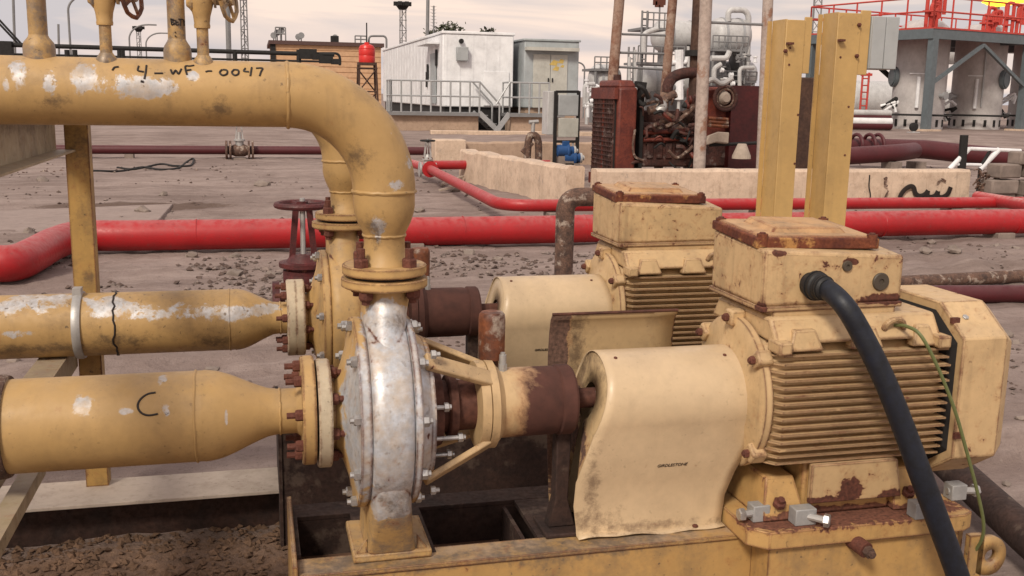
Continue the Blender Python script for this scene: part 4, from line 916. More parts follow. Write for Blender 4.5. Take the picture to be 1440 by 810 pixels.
wallstrokes([[(1318,258),(1324,252),(1330,255)],[(1243,252),(1247,250),(1244,258),(1248,262)],[(1243,281),(1249,268)]], 'faint_graffiti', .018, 'rustscale')
wallstrokes([[(1223,246),(1222,262),(1224,274),(1222,286)],[(1070,246),(1071,268),(1070,284)],[(1220,286),(1218,280)]], 'crack', .012, 'dark')
lw = roughwall('low_wall', [(4.25, 23.6, 0), (9.6, 24.0, 0)], .3, .56, mt['wall2'], 'brown low wall behind the corner of the pale concrete wall', .04)
MB().bb((4.02, 23.2, -.1), (4.75, 23.75, .62)).build('end_pier', mt['wall'], lw, bevel=.03)
# bent grey standpipe and valve standing in the walled area
A = onY
t = thing('bent_standpipe', 'grey bent standpipe with small tap behind the pale concrete wall', 'pipe', (A(745,205,20).x, 20, 0))
q = [A(757,226,20), A(757,200,20), A(749,190,20), A(743,200,20), A(741,222,20)]; q[0].z = q[-1].z = 0.0
MB().tube(spline(q, 5), .075, 14).build('bent_pipe', mt['rustscale'], t)
MB().tube([A(749,192,20), A(750,172,20)], .04, 8).build('stem', mt['zinc'], t); MB().cyl(A(744,172,20), A(757,171,20), .04, n=8).build('lever', mt['zinc'], t)
MB().bar(A(735,215,20), A(748,200,20), .1, .1).build('brace', mt['rustscale'], t)

# ---------------------------------------------------------------- engine set
YE = 17.0
def E(px, py, dy=0): return onY(px, py, YE+dy)
xr0, xr1 = E(853,200).x, E(884,200,-.0).x
es = thing('engine_set', 'rusty red engine set with tall radiator, exhaust elbow and pipework behind the wall', 'engine', ((xr0+4), YE+.6, 0))
xa = E(866,240).x; xb = E(893,240).x; zt = E(866,122).z
m = MB(); m.bb((xa, YE, .05), (xb, YE+1.3, zt)); m.build('radiator_shell', mt['engine_red'], es, bevel=.05)
m = MB(); m.prism([(xa+.01, YE+.04, zt-.01), (xb-.01, YE+.04, zt-.01), (xb-.05, YE+.12, zt+.12), (xa+.05, YE+.12, zt+.12)], (0, 1.1, 0)); m.build('header_tank', mt['engine_red'], es, bevel=.04)
MB().cyl(((xa+xb)/2, YE+.6, zt+.1), ((xa+xb)/2, YE+.6, zt+.22), .07, n=14).build('filler_cap', mt['engine_dark'], es)
MB().bb((xa-.03, YE+.08, .28), (xa-.001, YE+1.22, zt-.22)).build('core', mt['dark'], es)
for i in range(13):
    yy = YE+.1+1.1*i/12
    MB().bb((xa-.055, yy-.012, .28), (xa-.031, yy+.012, zt-.22)).build('core_slat', mt['engine_red'] if i == 6 else mt['engine_dark'], es)
for zz in [.28+k*(zt-.5)/16 for k in range(17)]:
    MB().bb((xa-.062, YE+.08, zz), (xa-.0555, YE+1.22, zz+.02)).build('grille_bar', mt['engine_dark'], es)
for zz in (.06, zt-.21): MB().bb((xa-.07, YE+.0, zz), (xa-.002, YE+1.3, zz+.2)).build('radiator_band', mt['engine_red'], es)
# black bracket tower next to the radiator
MB().bb((E(903,240).x, YE+.2, .05), (E(908,240).x, YE+.4, E(905,118).z)).build('bracket_post', mt['dark'], es)
MB().bar(E(893,118,.3), E(908,120,.3), .1, .1).build('bracket_arm', mt['dark'], es)
# block, sump, heads
bx0, bx1 = E(905,240).x, E(1045,240).x
MB().bb((bx0, YE+.25, .42), (bx1-.2, YE+1.05, .95)).build('engine_block', mt['engine_dark'], es, bevel=.04)
MB().bb((bx0+.1, YE+.55, .94), (bx1-.5, YE+1.2, 1.42)).build('upper_block', mt['engine_dark'], es, bevel=.05)
MB().bb((bx0, YE+.15, .12), (bx1+.6, YE+1.15, .30)).build('base_frame', mt['engine_dark'], es, bevel=.02)
MB().prism([(bx0+.1, YE+.35, .95), (bx0+.1, YE+.9, .95), (bx0+.1, YE+.8, 1.25), (bx0+.1, YE+.45, 1.2)], (1.05, 0, 0)).build('cylinder_head', mt['engine_dark'], es, bevel=.03)
for k in range(6): MB().bb((bx0+.14+k*.18, YE+.22, .58), (bx0+.26+k*.18, YE+.249, .86)).build('crankcase_door', mt['engine_dark'], es, bevel=.01)
for k in range(5): MB().lathe((bx0+.2+k*.2, YE+.42, 1.0), (0, -.7, .7), [(0, .07), (.15, .07), (.2, .05)], 12).build('injector_cover', mt['rustscale'] if k % 2 else mt['engine_dark'], es)
MB().tube([E(905,186,.2), E(960,184,.2), E(985,186,.2)], .045, 10).build('manifold', mt['engine_red'], es)
MB().tube([E(905,197,.2), E(985,195,.2)], .035, 10).build('rail_pipe', mt['engine_red'], es)
MB().tube(spline([E(912,156,.1), E(925,152,.1), E(935,140,.1), E(950,132,.1)], 6), .075, 12).build('air_hose', mt['rustscale'], es)
MB().tube(spline([E(925,158,.05), E(932,150,.05), E(928,146,.05)], 4), .09, 12).build('hose_clamp', mt['zinc'], es)
MB().tube(spline([E(936,178,0), E(952,170,0), E(968,158,0), E(976,150,0)], 6), .035, 10).build('fuel_pipe', mt['rustscale'], es)
MB().tube(spline([E(893,182,-.05), E(890,205,-.05), E(893,220,-.05), E(905,226,-.05)], 6), .022, 8).build('drain_hose', mt['rustscale'], es)
MB().tube(spline([E(940,212,0), E(952,222,0), E(965,214,0), E(974,206,0)], 6), .03, 8).build('oil_hose', mt['rustscale'], es)
for k in range(44):
    a = E(random.uniform(903, 982), random.uniform(132, 228), random.uniform(-.05, .15)); b = a+V((random.uniform(-.3, .3), random.uniform(-.05, .1), random.uniform(-.25, .25)))
    MB().tube(spline([a, (a+b)/2+V((0, -.06, random.uniform(-.1, .1))), b], 5), random.uniform(.015, .04), 8).build('engine_pipe', random.choice((mt['engine_dark'], mt['engine_dark'], mt['engine_red'], mt['dark'], mt['dark'], mt['rustscale'])), es)
# exhaust: elbow on to the dark vertical stack
MB().tube(spline([E(938,130,.3), E(940,118,.3), E(948,108,.3), E(962,103,.3), E(978,102,.3)], 6), .10, 18).build('exhaust_elbow', mt['engine_dark'], es)
MB().cyl(E(976,150,.35), E(985,-40,.35), .115, n=18).build('exhaust_stack', mt['darkbrown'], es)
MB().lathe(E(979,75,.35), (0, 0, 1), [(-.05, .2), (.05, .2)], 18).build('stack_flange', mt['dark'], es)
MB().tube(spline([E(976,150,.35), E(972,160,.3), E(962,166,.3)], 5), .12, 14).build('turbo_pipe', mt['darkbrown'], es)
# second half: generator end, tank with fan wheel
MB().bb((E(996,130).x, YE+.3, .3), (E(1046,130).x, YE+1.0, E(1000,122).z)).build('generator', mt['engine_red'], es, bevel=.06)
c = E(1020,138,.1)
for rr, tr, mm in ((.21, .035, 'engine_dark'), (.16, .02, 'rustscale')): MB().tube([c+V((math.cos(k*.2094)*rr, 0, math.sin(k*.2094)*rr)) for k in range(31)], tr, 8, False).build('fan_ring', mt[mm], es)
MB().lathe(c+V((0, .1, 0)), (0, -1, 0), [(0, .14), (.1, .11), (.16, .07)], 20).build('fan_hub', mt['cloth'], es)
MB().tube(spline([E(990,118,.1), E(1002,112,.1), E(1015,118,.1), E(1030,110,.1)], 5), .05, 10).build('top_hose', mt['zinc'], es)
for k in range(3): MB().tube([E(996,166+k*5,.05), E(1024,168+k*5,.05)], .03, 8).build('coil', mt['rustbottle'], es)
tk = MB(); tk.bb((E(1027,235).x, YE+.1, .1), (E(1068,235).x, YE+1.2, E(1030,120).z)); o = tk.build('fuel_tank', mt['tank_red']); o.modifiers.clear(); tag(o, 'dark red upright fuel tank between the yellow post and the engine', 'tank')
tk = MB(); tk.bb((E(1110,235,1).x, YE+1, .1), (E(1190,235,1).x, YE+2.2, E(1100,108,1).z)); tag(tk.build('dark_cabinet', mt['darkbrown'], bevel=.03), 'dark brown machine cabinet glimpsed between the two yellow posts', 'cabinet')
tag(MB().prism([E(990,205,-.4), E(997,190,-.4), E(1010,185,-.4), E(1026,186,-.4), E(1025,202,-.4), E(1008,200,-.4)], (0, .1, -.02)).build('pale_sheet', mt['cloth'], bevel=.02), 'crumpled pale cloth hung over the rusty engine base', 'cloth')
m = MB(); c = E(1043,213,-.5)
m.lathe(V((c.x, c.y, E(1043,223,-.5).z)), (0, 0, 1), [(0, .17), (.05, .165), (.25, .08), (.26, .07)], 14); tag(m.build('pale_hood', mt['cloth'], smooth=60), 'small pale cone shaped hood beside the dark red fuel tank', 'hood')
MB().tube([E(998,204,-.3), E(1064,201,-.3)], .03, 8).build('front_rail', mt['dark'], es)

# ---------------------------------------------------------------- pole frame round the engine
pfm = thing('pole_frame', 'tall frame of rusty poles with thin crossbars around the engine', 'frame', (E(930,200).x, YE-.5, 0))
def pole(px0, py0, px1, py1, Y, r, mat, name='post'):
    a, b = onY(px0, py0, Y), onY(px1, py1, Y); d = (a-b); g_ = b-d*(b.z/d.z); g_.z = 0
    return MB().cyl(g_, a+d*.1, r, n=18).build(name, mt[mat], pfm)
pole(871,0,862,108,18.0,.095,'pole'); pole(946,0,936,118,18.0,.085,'pole'); pole(993,0,983,240,15.6,.10,'pole_pale'); pole(1080,0,1070,240,15.6,.085,'pole_pale')
for a, b in (((875,48),(942,50)), ((872,74),(940,76)), ((866,94),(940,98))): MB().cyl(onY(*a, 18), onY(*b, 18), .022, n=8).build('crossbar', mt['farsteel'], pfm)
MB().cyl(onY(985,31,15.6), onY(1080,35,15.6), .022, n=8).build('crossbar', mt['farsteel'], pfm)

# ---------------------------------------------------------------- framed panel with blue pumps
YPn = 19.0
def Q(px, py): return onY(px, py, YPn)
t = thing('framed_panel', 'grey instrument panel in a black steel frame beside the radiator', 'panel', (Q(798,225).x, YPn, 0))
for px in (782, 814): a = Q(px, 128); MB().bb((a.x-.03, YPn-.03, .0), (a.x+.03, YPn+.03, a.z)).build('frame_post', mt['dark'], t)
for py in (129, 199): a, b = Q(782, py), Q(814, py); MB().bar(a, b, .05, .05).build('frame_rail', mt['dark'], t)
a, b = Q(785,133), Q(812,163); MB().bb((a.x, YPn-.05, b.z), (b.x, YPn+.05, a.z)).build('upper_panel', mt['boxgrey'], t, bevel=.01)
a, b = Q(785,166), Q(812,193); MB().bb((a.x, YPn-.05, b.z), (b.x, YPn+.05, a.z)).build('lower_panel', mt['palegrey'], t, bevel=.01)
a, b = Q(773,128), Q(780,190); MB().bb((a.x, YPn+.1, b.z), (b.x, YPn+.5, a.z)).build('side_box', mt['silver'], t, bevel=.01)
for k in range(3): a = Q(790+k*8, 199); MB().cyl(a, a-V((0, 0, .2)), .02, n=8).build('cable_drop', mt['zinc'], t)
for k, (px, py, lb) in enumerate(((794,212,'small blue pump unit under the framed panel, nearest the panel'), (803,222,'blue pump motor lying lower beside the radiator foot'))):
    c = Q(px, py); u = thing('blue_pump', lb, 'pump', (c.x, c.y, 0)); 
    MB().lathe(c+V((-.17, 0, 0)), (1, 0, 0), [(0, .06), (.02, .115), (.2, .12), (.22, .14), (.25, .14), (.26, .09), (.34, .09)], 18).build('motor_body', mt['blue'], u)
    MB().bb(c+V((-.06, -.06, .1)), c+V((.08, .06, .19))).build('terminal_box', mt['blue'], u, bevel=.01)
    MB().bb((c.x-.14, c.y-.1, 0), (c.x+.16, c.y+.1, c.z-.1)).build('pump_base', mt['stone'], u)
    MB().lathe(c+V((.17, 0, 0)), (1, 0, 0), [(0, .1), (.04, .1), (.05, .05), (.09, .05)], 14).build('impeller_cap', mt['silver'], u)

# ---------------------------------------------------------------- yellow panel posts close behind the motors
YT = 3.45
for (pxl, pxm, pxr, ptop, pbot, lb, br) in ((1076,1098,1128,27,300,'ochre steel panel post with a short side plate, free of any box', 0), (1141,1169,1205,17,300,'taller ochre steel panel post carrying the grey station box', 1)):
    a = onY(pxm, ptop+14, YT); b = onY(pxr, ptop+10, YT)
    xm0, xm1 = onY(pxm, 160, YT).x, onY(pxr-4, 160, YT).x
    dx = .105
    t = thing('panel_post', lb, 'post', (xm0, YT, -.14))
    ztop = onY(pxm, ptop, YT).z
    MB().bb((xm0, YT, -.14), (xm1, YT+.008, ztop)).build('front_plate', mt['column'], t, bevel=.002)
    MB().bb((xm0-.0005, YT+.0085, -.14), (xm0+.0075, YT+.105, ztop+.002)).build('side_flange', mt['column'], t)
    MB().bb((xm0-.018, YT+.106, -.14), (xm0-.001, YT+.112, ztop)).build('return_lip', mt['column'], t)
    zb = onY(1195, 105, YT).z
    MB().bb((xm1+.0005, YT+.004, zb), (xm1+.042 if br else xm1+.03, YT+.012, ztop+.012)).build('mounting_plate', mt['column'], t, bevel=.002)
    MB().bb((xm1-.004, YT+.0125, zb-.9), (xm1+.006, YT+.10, ztop)).build('inner_flange', mt['column'], t)
    for zz in ((.03, .11) if br else (.08,)): bolt(t, (xm0+.0 if not br else xm1-.01, YT-.001, ztop-zz*1.4), (0, -1, 0), mt['rustbolt'], .008, .008, .004)
    for zz in (.10, .16, .34, .52): bolt(t, (xm0+.02+.05*(zz > .2), YT-.0005, ztop-zz), (0, -1, 0), mt['rustbolt'], .0045, .0015, 0)
    MB().box((xm0+.012, YT-.012, ztop-(.085 if not br else .10)), (.022, .02, .008)).build('tab', mt['rustbolt'], t)
    MB().bb((xm0-.06, YT-.05, -.15), (xm1+.06, YT+.15, -.128)).build('base_plate', mt['column'], t)
    if br:
        xs0 = xm1+.045
        bxt = thing('station_box', 'grey two door switch box fixed high on the taller ochre post', 'box', (xs0+.06, YT+.02, onY(1215,97,YT).z))
        z0, z1 = onY(1220, 97, YT).z, onY(1220, 22, YT).z; xe = onY(1262, 60, YT).x; xm_ = onY(1243, 60, YT).x
        MB().bb((xs0, YT+.0, z0), (xe, YT+.10, z1)).build('enclosure', mt['boxgrey'], bxt, bevel=.003)
        MB().bb((xs0+.002, YT-.006, z0+.002), (xm_-.0015, YT-.0005, z1-.002)).build('door', mt['boxgrey'], bxt, bevel=.001)
        MB().bb((xm_+.0015, YT-.006, z0+.002), (xe-.002, YT-.0005, z1-.002)).build('door', mt['boxgrey'], bxt, bevel=.001)
        MB().box((xe+.008, YT+.03, z0+.05), (.016, .02, .03)).build('door_catch', mt['zinc'], bxt)

# ---------------------------------------------------------------- pipes and stands at the right
t = thing('maroon_bypass_pipe', 'thick maroon pipe with flanges lying beyond the graffiti wall', 'pipe', (16, 22, 0))
MB().tube(bend([onY(1150,222,21.5), onY(1262,215,21.5), onY(1285,212,22.3)], .5), .205, 22).build('pipe', mt['maroon'], t)
for px in (1204, 1222, 1234): a = onY(px, 205, 22.6); MB().tube([a+V((0, math.cos(k*.3)*.28, math.sin(k*.3)*.28)) for k in range(22)], .045, 8).build('pipe_clamp', mt['maroon'], t)
for px in (1170, 1255): a = onY(px, 216, 21.5); MB().bb((a.x-.15, 21.3, -.05), (a.x+.15, 21.7, a.z-.19)).build('sleeper', mt['stone'], t)
t = thing('maroon_run_pipe', 'long maroon pipe continuing behind the white trestles', 'pipe', (22, 23, 0))
MB().tube([onY(1190,207,22.9), onY(1300,210,22.9), onY(1432,224,22.0), onY(1560,236,22)], .24, 22).build('pipe', mt['maroon'], t)
for px in (1290, 1420): a = onY(px, 215, 22.5); MB().bb((a.x-.15, 22.3, -.05), (a.x+.15, 22.7, max(.05, a.z-.22))).build('sleeper', mt['stone'], t)
t = thing('trestle', 'white tubular trestle frame leaning by the block pile', 'stand', (onY(1380,235,16).x, 16, 0))
def tb(pts, r, mat, nm, Y=16.0):
    return MB().tube([onY(px, py, Y) for px, py in pts], r, 10).build(nm, mt[mat], t)
tb([(1335,238),(1363,209)], .045, 'white', 'leg'); tb([(1378,238),(1405,210)], .05, 'white', 'leg'); tb([(1363,209),(1435,212)], .035, 'white', 'top_bar'); tb([(1340,231),(1380,232)], .03, 'white', 'low_bar')
tb([(1356,190),(1352,240)], .075, 'dark', 'black_post'); tb([(1392,212),(1378,236)], .03, 'dark', 'brace')
for a, b in ((1335,238),(1378,238),(1352,240)):
    p = onY(a, b, 16); MB().cyl((p.x, 16, 0), (p.x, 16, p.z+.01), .03, n=8).build('foot', mt['dark'], t)
k = 0
for (px, py, w_, h_, d_, lb) in ((1405,262,.48,.22,.3,'cracked grey concrete block at the bottom of the pile, beside the wall end'), (1450,264,.5,.24,.3,'grey concrete block low in the pile, far from the wall end'), (1412,240,.42,.22,.3,'grey concrete block resting in the second row of the pile'), (1450,238,.4,.24,.3,'grey concrete block second row, outer side of the pile'), (1440,222,.4,.2,.28,'topmost pale concrete block of the pile')):
    c = onY(px, py, 13.6+.0*k); m = MB(); m.box((c.x, 13.6, c.z), (w_, d_, h_), rz=random.uniform(-.12, .12))
    if py > 255: m.box((c.x, 13.62, c.z/2-.08), (w_*.95, d_*.9, c.z))
    tag(m.build('concrete_block', mt['stone'], bevel=.025), lb, 'block')
m = MB(); c = onY(1384, 258, 13.7)
for i in range(26): a = c+V((random.uniform(-.1, .1), random.uniform(-.1, .1), random.uniform(-.2, .2))); m.tube(spline([a, a+V((random.uniform(-.12, .12), -.05, random.uniform(-.1, .1))), a+V((random.uniform(-.15, .15), 0, random.uniform(-.2, .1)))], 4), .012, 6)
m.tube([(c.x, c.y, 0), (c.x, c.y, c.z)], .08, 8); tag(m.build('wire_tangle', mt['rustscale']), 'tangle of rusty binding wire at the end of the graffiti wall', 'wire')
pipeobj('ground_pipe', 'dark maroon pipe lying on the sand behind the fan cowl', [onZ(1150,418,.08), onZ(1290,414,.08), onZ(1440,413,.08), onZ(1600,412,.08)], .075, 'maroon')
pipeobj('ground_pipe', 'dusty grey pipe lying alongside the maroon pipe behind the fan cowl', [onZ(1150,402,.07), onZ(1290,396,.07), onZ(1440,388,.07), onZ(1600,382,.07)], .06, 'rustscale')
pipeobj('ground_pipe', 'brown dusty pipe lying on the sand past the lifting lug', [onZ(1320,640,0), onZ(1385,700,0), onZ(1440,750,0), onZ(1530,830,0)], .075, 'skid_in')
# black wire coil lying on the sand
w_ = [(95,240),(130,241),(170,240),(200,236),(225,241),(250,238),(262,228),(272,224),(268,234),(245,235),(225,232),(190,238),(165,236)]
q = [onZ(px, py, 0) for px, py in w_]; q = [V((p.x, p.y, gz(p.x, p.y)+.02)) for p in q]
tag(MB().tube(spline(q, 6), .022, 6).build('loose_cable', mt['dark']), 'loose black cable looped on the open sand', 'cable')
q = [onZ(px, py, 0) for px, py in ((100,242),(120,237),(150,233),(175,237),(178,242),(140,245))]
m = MB(); c = sum(q, V())/len(q)
for i in range(40): 
    x, y = c.x+random.gauss(0, .7), c.y+random.gauss(0, .25); blobmesh(m, (x, y, gz(x, y)), random.uniform(.02, .06))
tag(m.build('dark_clods', mt['rustscale'], smooth=0), 'patch of dark oily clods beside the loose black cable', 'clods', kind='stuff')
# scrap wood splinters near the slim pipe
for i, (px, py) in enumerate(((622,262),(628,268),(618,272),(634,258))):
    p = onZ(px, py, 0); p.z = gz(p.x, p.y)+.05; a = random.uniform(.3, 1.2)
    tag(MB().bar(p, p+V((math.cos(a)*.35, math.sin(a)*.35, .06)), .06, .03).build('wood_offcut', mt['cloth']), 'pale splintered wood offcut lying under the slim red pipe', 'wood', 'wood offcuts on the sand')
# ================================================================ BACKGROUND
def rail_run(t, pts, h, n_, r=.025, mat='galv', zf=None, mid=True):
    """posts and rails along a polyline of deck points"""
    pts = [V(p) for p in pts]
    for a, b in zip(pts, pts[1:]):
        for i in range(n_+1): p = a+(b-a)*i/n_; MB().cyl(p, p+V((0, 0, h)), r, n=6).build('rail_post', mt[mat], t)
        for k in ((1, .52) if mid else (1,)): MB().cyl(a+V((0, 0, h*k)), b+V((0, 0, h*k)), r, n=6).build('handrail', mt[mat], t)
# ---------------------------------------------------------------- white cabin
YC = 38.0
def K(px, py, dy=0): return onY(px, py, YC+dy)
def gl(x, y): return gz(x, y)
c0 = K(622,148); c1 = K(721,150); zt = K(622,47).z; zb = K(622,150).z; dep = 18.0
cab = thing('white_cabin', 'white steel cabin with vertical ribs, small vent and door behind a railing', 'cabin', (c0.x+1.3, YC, .3))
MB().bb((c0.x, YC, zb), (c1.x, YC+dep, zt)).build('wall', mt['white'], cab, bevel=.04)
MB().bb((c0.x-.04, YC-.04, zt-.001), (c1.x+.04, YC+dep+.04, zt+.10)).build('roof_edge', mt['white'], cab, bevel=.02)
MB().bb((c0.x+.1, YC+.1, .2), (c1.x-.1, YC+dep-.1, zb-.002)).build('underframe', mt['dark'], cab)
for i in range(6): x = c0.x+.12+(c1.x-c0.x-.2)*i/5; MB().bb((x, YC-.012, zb+.05), (x+.05, YC-.001, zt-.05)).build('rib', mt['white'], cab)
for i in range(19): y = YC+.5+i*.9; MB().bb((c0.x-.012, y, zb+.05), (c0.x-.001, y+.06, zt-.05)).build('rib', mt['white'], cab)
a, b = K(641,66), K(657,86); MB().bb((a.x, YC-.25, b.z), (b.x, YC-.035, a.z)).build('air_conditioner', mt['boxgrey'], cab, bevel=.02)
a = K(648,58); MB().lathe((a.x, YC-.05, a.z), (0, -1, 0), [(0, .09), (.1, .09)], 12).build('lamp', mt['dark'], cab)
a, b = K(680,100), K(715,149); MB().bb((a.x, YC-.05, b.z), (b.x, YC-.032, a.z)).build('door', mt['white'], cab, bevel=.01)
MB().bb((c0.x-.06, YC+1.2, zb+.1), (c0.x-.032, YC+2.4, zb+2.0)).build('door', mt['bluegrey'], cab)
for (y0, z0) in ((YC+1.0, 2.7), (YC+3.0, 2.2), (YC+3.2, 1.9)): MB().bb((c0.x-.07, y0, z0), (c0.x-.033, y0+.25, z0+.6)).build('side_vent', mt['dark'], cab)
MB().bb((c0.x-.5, YC+.6, zt-.35), (c0.x-.03, YC+3.2, zt-.30)).build('door_canopy', mt['white'], cab)
# shrubs seen over the roof
random.seed(21)
def shrub(name, label, px, py, Y, rx, rz_, n_):
    c = onY(px, py, Y); t = thing(name, label, 'tree', (c.x, Y, .3))
    m = MB()
    for i in range(n_):
        d = V((random.gauss(0, .5), random.gauss(0, .5), random.gauss(0, .5))); p = c+V((d.x*rx, d.y*rx, d.z*rz_)); s = random.uniform(.08, .2)
        u = V((random.uniform(-1, 1), random.uniform(-1, 1), random.uniform(-1, 1))).normalized(); v_ = u.orthogonal().normalized()
        m.add([p-u*s, p+v_*s*.5, p+u*s, p-v_*s*.5], [(0, 1, 2, 3)])
    m.build('crown', mt['leaf'], t, smooth=0)
    MB().tube(spline([(c.x, Y, .2), (c.x+.1, Y, c.z*.5), c], 4), [.14]*4+[.1]*4+[.04], 8).build('trunk', mt['darkbrown'], t)
shrub('tree', 'dark leafy treetop showing over the white cabin roof, taller one', 634, 42, 62, .75, .45, 200)
shrub('tree', 'dark leafy treetop showing over the white cabin roof, lower sparse one', 612, 47, 63, .6, .3, 110)
shrub('tree', 'small dark tuft of leaves over the far corner of the white cabin', 686, 43, 64, .5, .18, 60)
# walkway and stairs in front of the cabins
wk = thing('walkway', 'grey steel walkway with railings and steps in front of the white cabin', 'walkway', (c0.x, YC-1.4, .3))
za = K(640,158,-1.2).z
d0, d1, d2 = onY(549,160,YC-1.2), onY(672,160,YC-1.2), onY(690,160,YC-1.2)
MB().bb((d0.x, YC-1.5, za-.12), (d1.x, YC-.1, za)).build('deck', mt['farsteel'], wk)
MB().bb((d0.x, YC-1.3, .1), (d1.x, YC-.3, za-.121)).build('deck_base', mt['wall2'], wk)
rail_run(wk, [(d0.x, YC-1.45, za), (d1.x, YC-1.45, za)], 1.1, 9, .035)
rail_run(wk, [(d0.x, YC-1.45, za), (d0.x, YC-.3, za)], 1.1, 2, .035)
zg = gl(d2.x, YC-2)
for s in (0, 1.2):
    MB().bar((d1.x, YC-1.45+s, za), (d1.x+.75, YC-1.45+s, zg), .05, .18).build('stringer', mt['galv'], wk); MB().cyl((d1.x, YC-1.45+s, za+1.1), (d1.x+.75, YC-1.45+s, zg+1.0), .035, n=6).build('handrail', mt['galv'], wk)
    MB().cyl((d1.x+.75, YC-1.45+s, zg), (d1.x+.75, YC-1.45+s, zg+1.0), .035, n=6).build('rail_post', mt['galv'], wk)
for k in range(4): f = (k+.5)/4.5; MB().bb((d1.x+.75*f, YC-1.42, za+(zg-za)*f-.03), (d1.x+.75*f+.25, YC-.3, za+(zg-za)*f)).build('tread', mt['farsteel'], wk)
# ---------------------------------------------------------------- blue grey cabin
YG = 37.5
g0, g1 = onY(736,160,YG), onY(812,160,YG); zt2 = onY(770,58,YG).z; zb2 = onY(770,152,YG).z
gc = thing('grey_cabin', 'blue grey steel cabin with double door and torn yellow notices', 'cabin', (g0.x, YG, .3))
MB().bb((g0.x, YG, zb2), (g1.x, YG+3.2, zt2)).build('wall', mt['bluegrey'], gc, bevel=.04)
MB().bb((g0.x-.05, YG-.05, zt2-.001), (g1.x+.05, YG+3.3, zt2+.08)).build('roof_edge', mt['bluegrey'], gc, bevel=.02)
MB().bb((g0.x+.1, YG+.1, .2), (g1.x-.1, YG+3, zb2-.001)).build('plinth', mt['wall2'], gc)
a, b = onY(750,76,YG), onY(796,152,YG); xm_ = (a.x+b.x)/2
for xa_, xb_ in ((a.x, xm_-.01), (xm_+.01, b.x)):
    dd = MB().bb((xa_, YG-.05, b.z), (xb_, YG-.001, a.z)).build('door', mt['palegrey'], gc, bevel=.01)
    MB().bb((xm_-.1 if xa_ < xm_-.02 and xb_ < xm_ else xm_+.06, YG-.09, b.z+.95), (xm_-.06 if xb_ < xm_ else xm_+.1, YG-.051, b.z+1.1)).build('handle', mt['dark'], dd)
a, b = onY(738,66,YG), onY(811,73,YG); MB().bb((a.x, YG-.35, b.z), (b.x, YG-.001, a.z)).build('door_canopy', mt['palegrey'], gc)
for (px, py, s) in ((778,88,.17), (788,86,.13), (781,96,.14), (790,93,.08)):
    c = onY(px, py, YG); MB().prism([(c.x-s, YG-.056, c.z-s*.5), (c.x+s*.7, YG-.056, c.z-s*.7), (c.x+s, YG-.056, c.z+s*.3), (c.x, YG-.056, c.z+s*.6)], (0, .004, 0)).build('torn_notice', plain('notice', (.55,.40,.12), .8), gc)
wk2 = thing('walkway', 'short grey steel landing with railing at the blue grey cabin doors', 'walkway', (g0.x, YG-1.3, .3))
e0, e1 = onY(715,160,YG-1.2), onY(770,160,YG-1.2)
MB().bb((e0.x, YG-1.4, za-.12), (e1.x+.6, YG-.1, za)).build('deck', mt['farsteel'], wk2); MB().bb((e0.x+.1, YG-1.2, .1), (e1.x+.5, YG-.3, za-.121)).build('deck_base', mt['wall2'], wk2)
rail_run(wk2, [(e0.x, YG-1.35, za), (e1.x, YG-1.35, za)], 1.1, 4, .035); rail_run(wk2, [(e0.x, YG-1.35, za), (e0.x, YG-.3, za)], 1.1, 1, .035)
MB().bar((e0.x, YG-1.35, za), (e0.x-.5, YG-1.35, zg), .05, .18).build('stringer', mt['galv'], wk2); MB().cyl((e0.x, YG-1.35, za+1.1), (e0.x-.5, YG-1.35, zg+1.0), .035, n=6).build('handrail', mt['galv'], wk2)
# low kerb of the cabin yard
k_ = MB().bb((K(585,170).x, YC-3.4, -.1), (K(860,180).x, YC-3.1, .42)).build('yard_kerb', mt['wall'], bevel=.02); tag(k_, 'low pale kerb in front of the cabin walkways', 'kerb')

# ---------------------------------------------------------------- brick building with roof gear
YR = 72.0
def B(px, py, dy=0): return onY(px, py, YR+dy)
a, b = B(382,62), B(536,130); br = thing('brick_building', 'flat roofed tan brick building behind the overhead pipe', 'building', ((a.x+b.x)/2, YR, .3))
MB().bb((a.x, YR, .2), (b.x, YR+8, a.z)).build('wall', mt['brickwall'], br)
for i in range(13): z = a.z-.3-i*.36; MB().bb((a.x-.01, YR-.04, z), (b.x, YR-.001, z+.30)).build('brick_course', mt['brickwall'], br)
MB().bb((a.x-.2, YR-.25, a.z+.001), (b.x+.2, YR+8.2, a.z+.25)).build('roof_slab', plain('roof_dark', (.09,.05,.045), .8), br)
MB().bb((a.x-.1, YR-.1, .2), (a.x+.25, YR-.045, a.z)).build('downpipe', mt['dark'], br)
for px0, px1, py in ((388,402,38), (500,516,50)):
    p, q = B(px0, 60), B(px1, 60); zt_ = B(px0, py).z
    rail_run(br, [(p.x, YR+.3, a.z+.25), (q.x, YR+.3, a.z+.25)], zt_-a.z-.25, 2, .05, 'farsteel')
for px, py in ((385,50),(390,46),(396,43),(420,52),(424,50),(472,53)):
    p = B(px, py); MB().lathe((p.x, YR+.5, p.z), (0, -1, .2), [(0, .05), (.12, .22), (.14, .22)], 10).build('floodlight', mt['farsteel'], br); MB().cyl((p.x, YR+.5, a.z+.2), (p.x, YR+.5, p.z), .04, n=6).build('lamp_stem', mt['farsteel'], br)
p, q = B(466,50), B(477,58); MB().bb((p.x, YR+.3, a.z+.25), (q.x, YR+.9, p.z)).build('roof_unit', mt['dark'], br)
MB().tube(bend([(B(520,60).x, YR+.6, a.z+.2), (B(520,50).x, YR+.6, B(520,50).z), (B(545,50).x, YR+.6, B(545,50).z), (B(545,60).x, YR+.6, 2.)], .3), .07, 8).build('roof_pipe', mt['farsteel'], br)
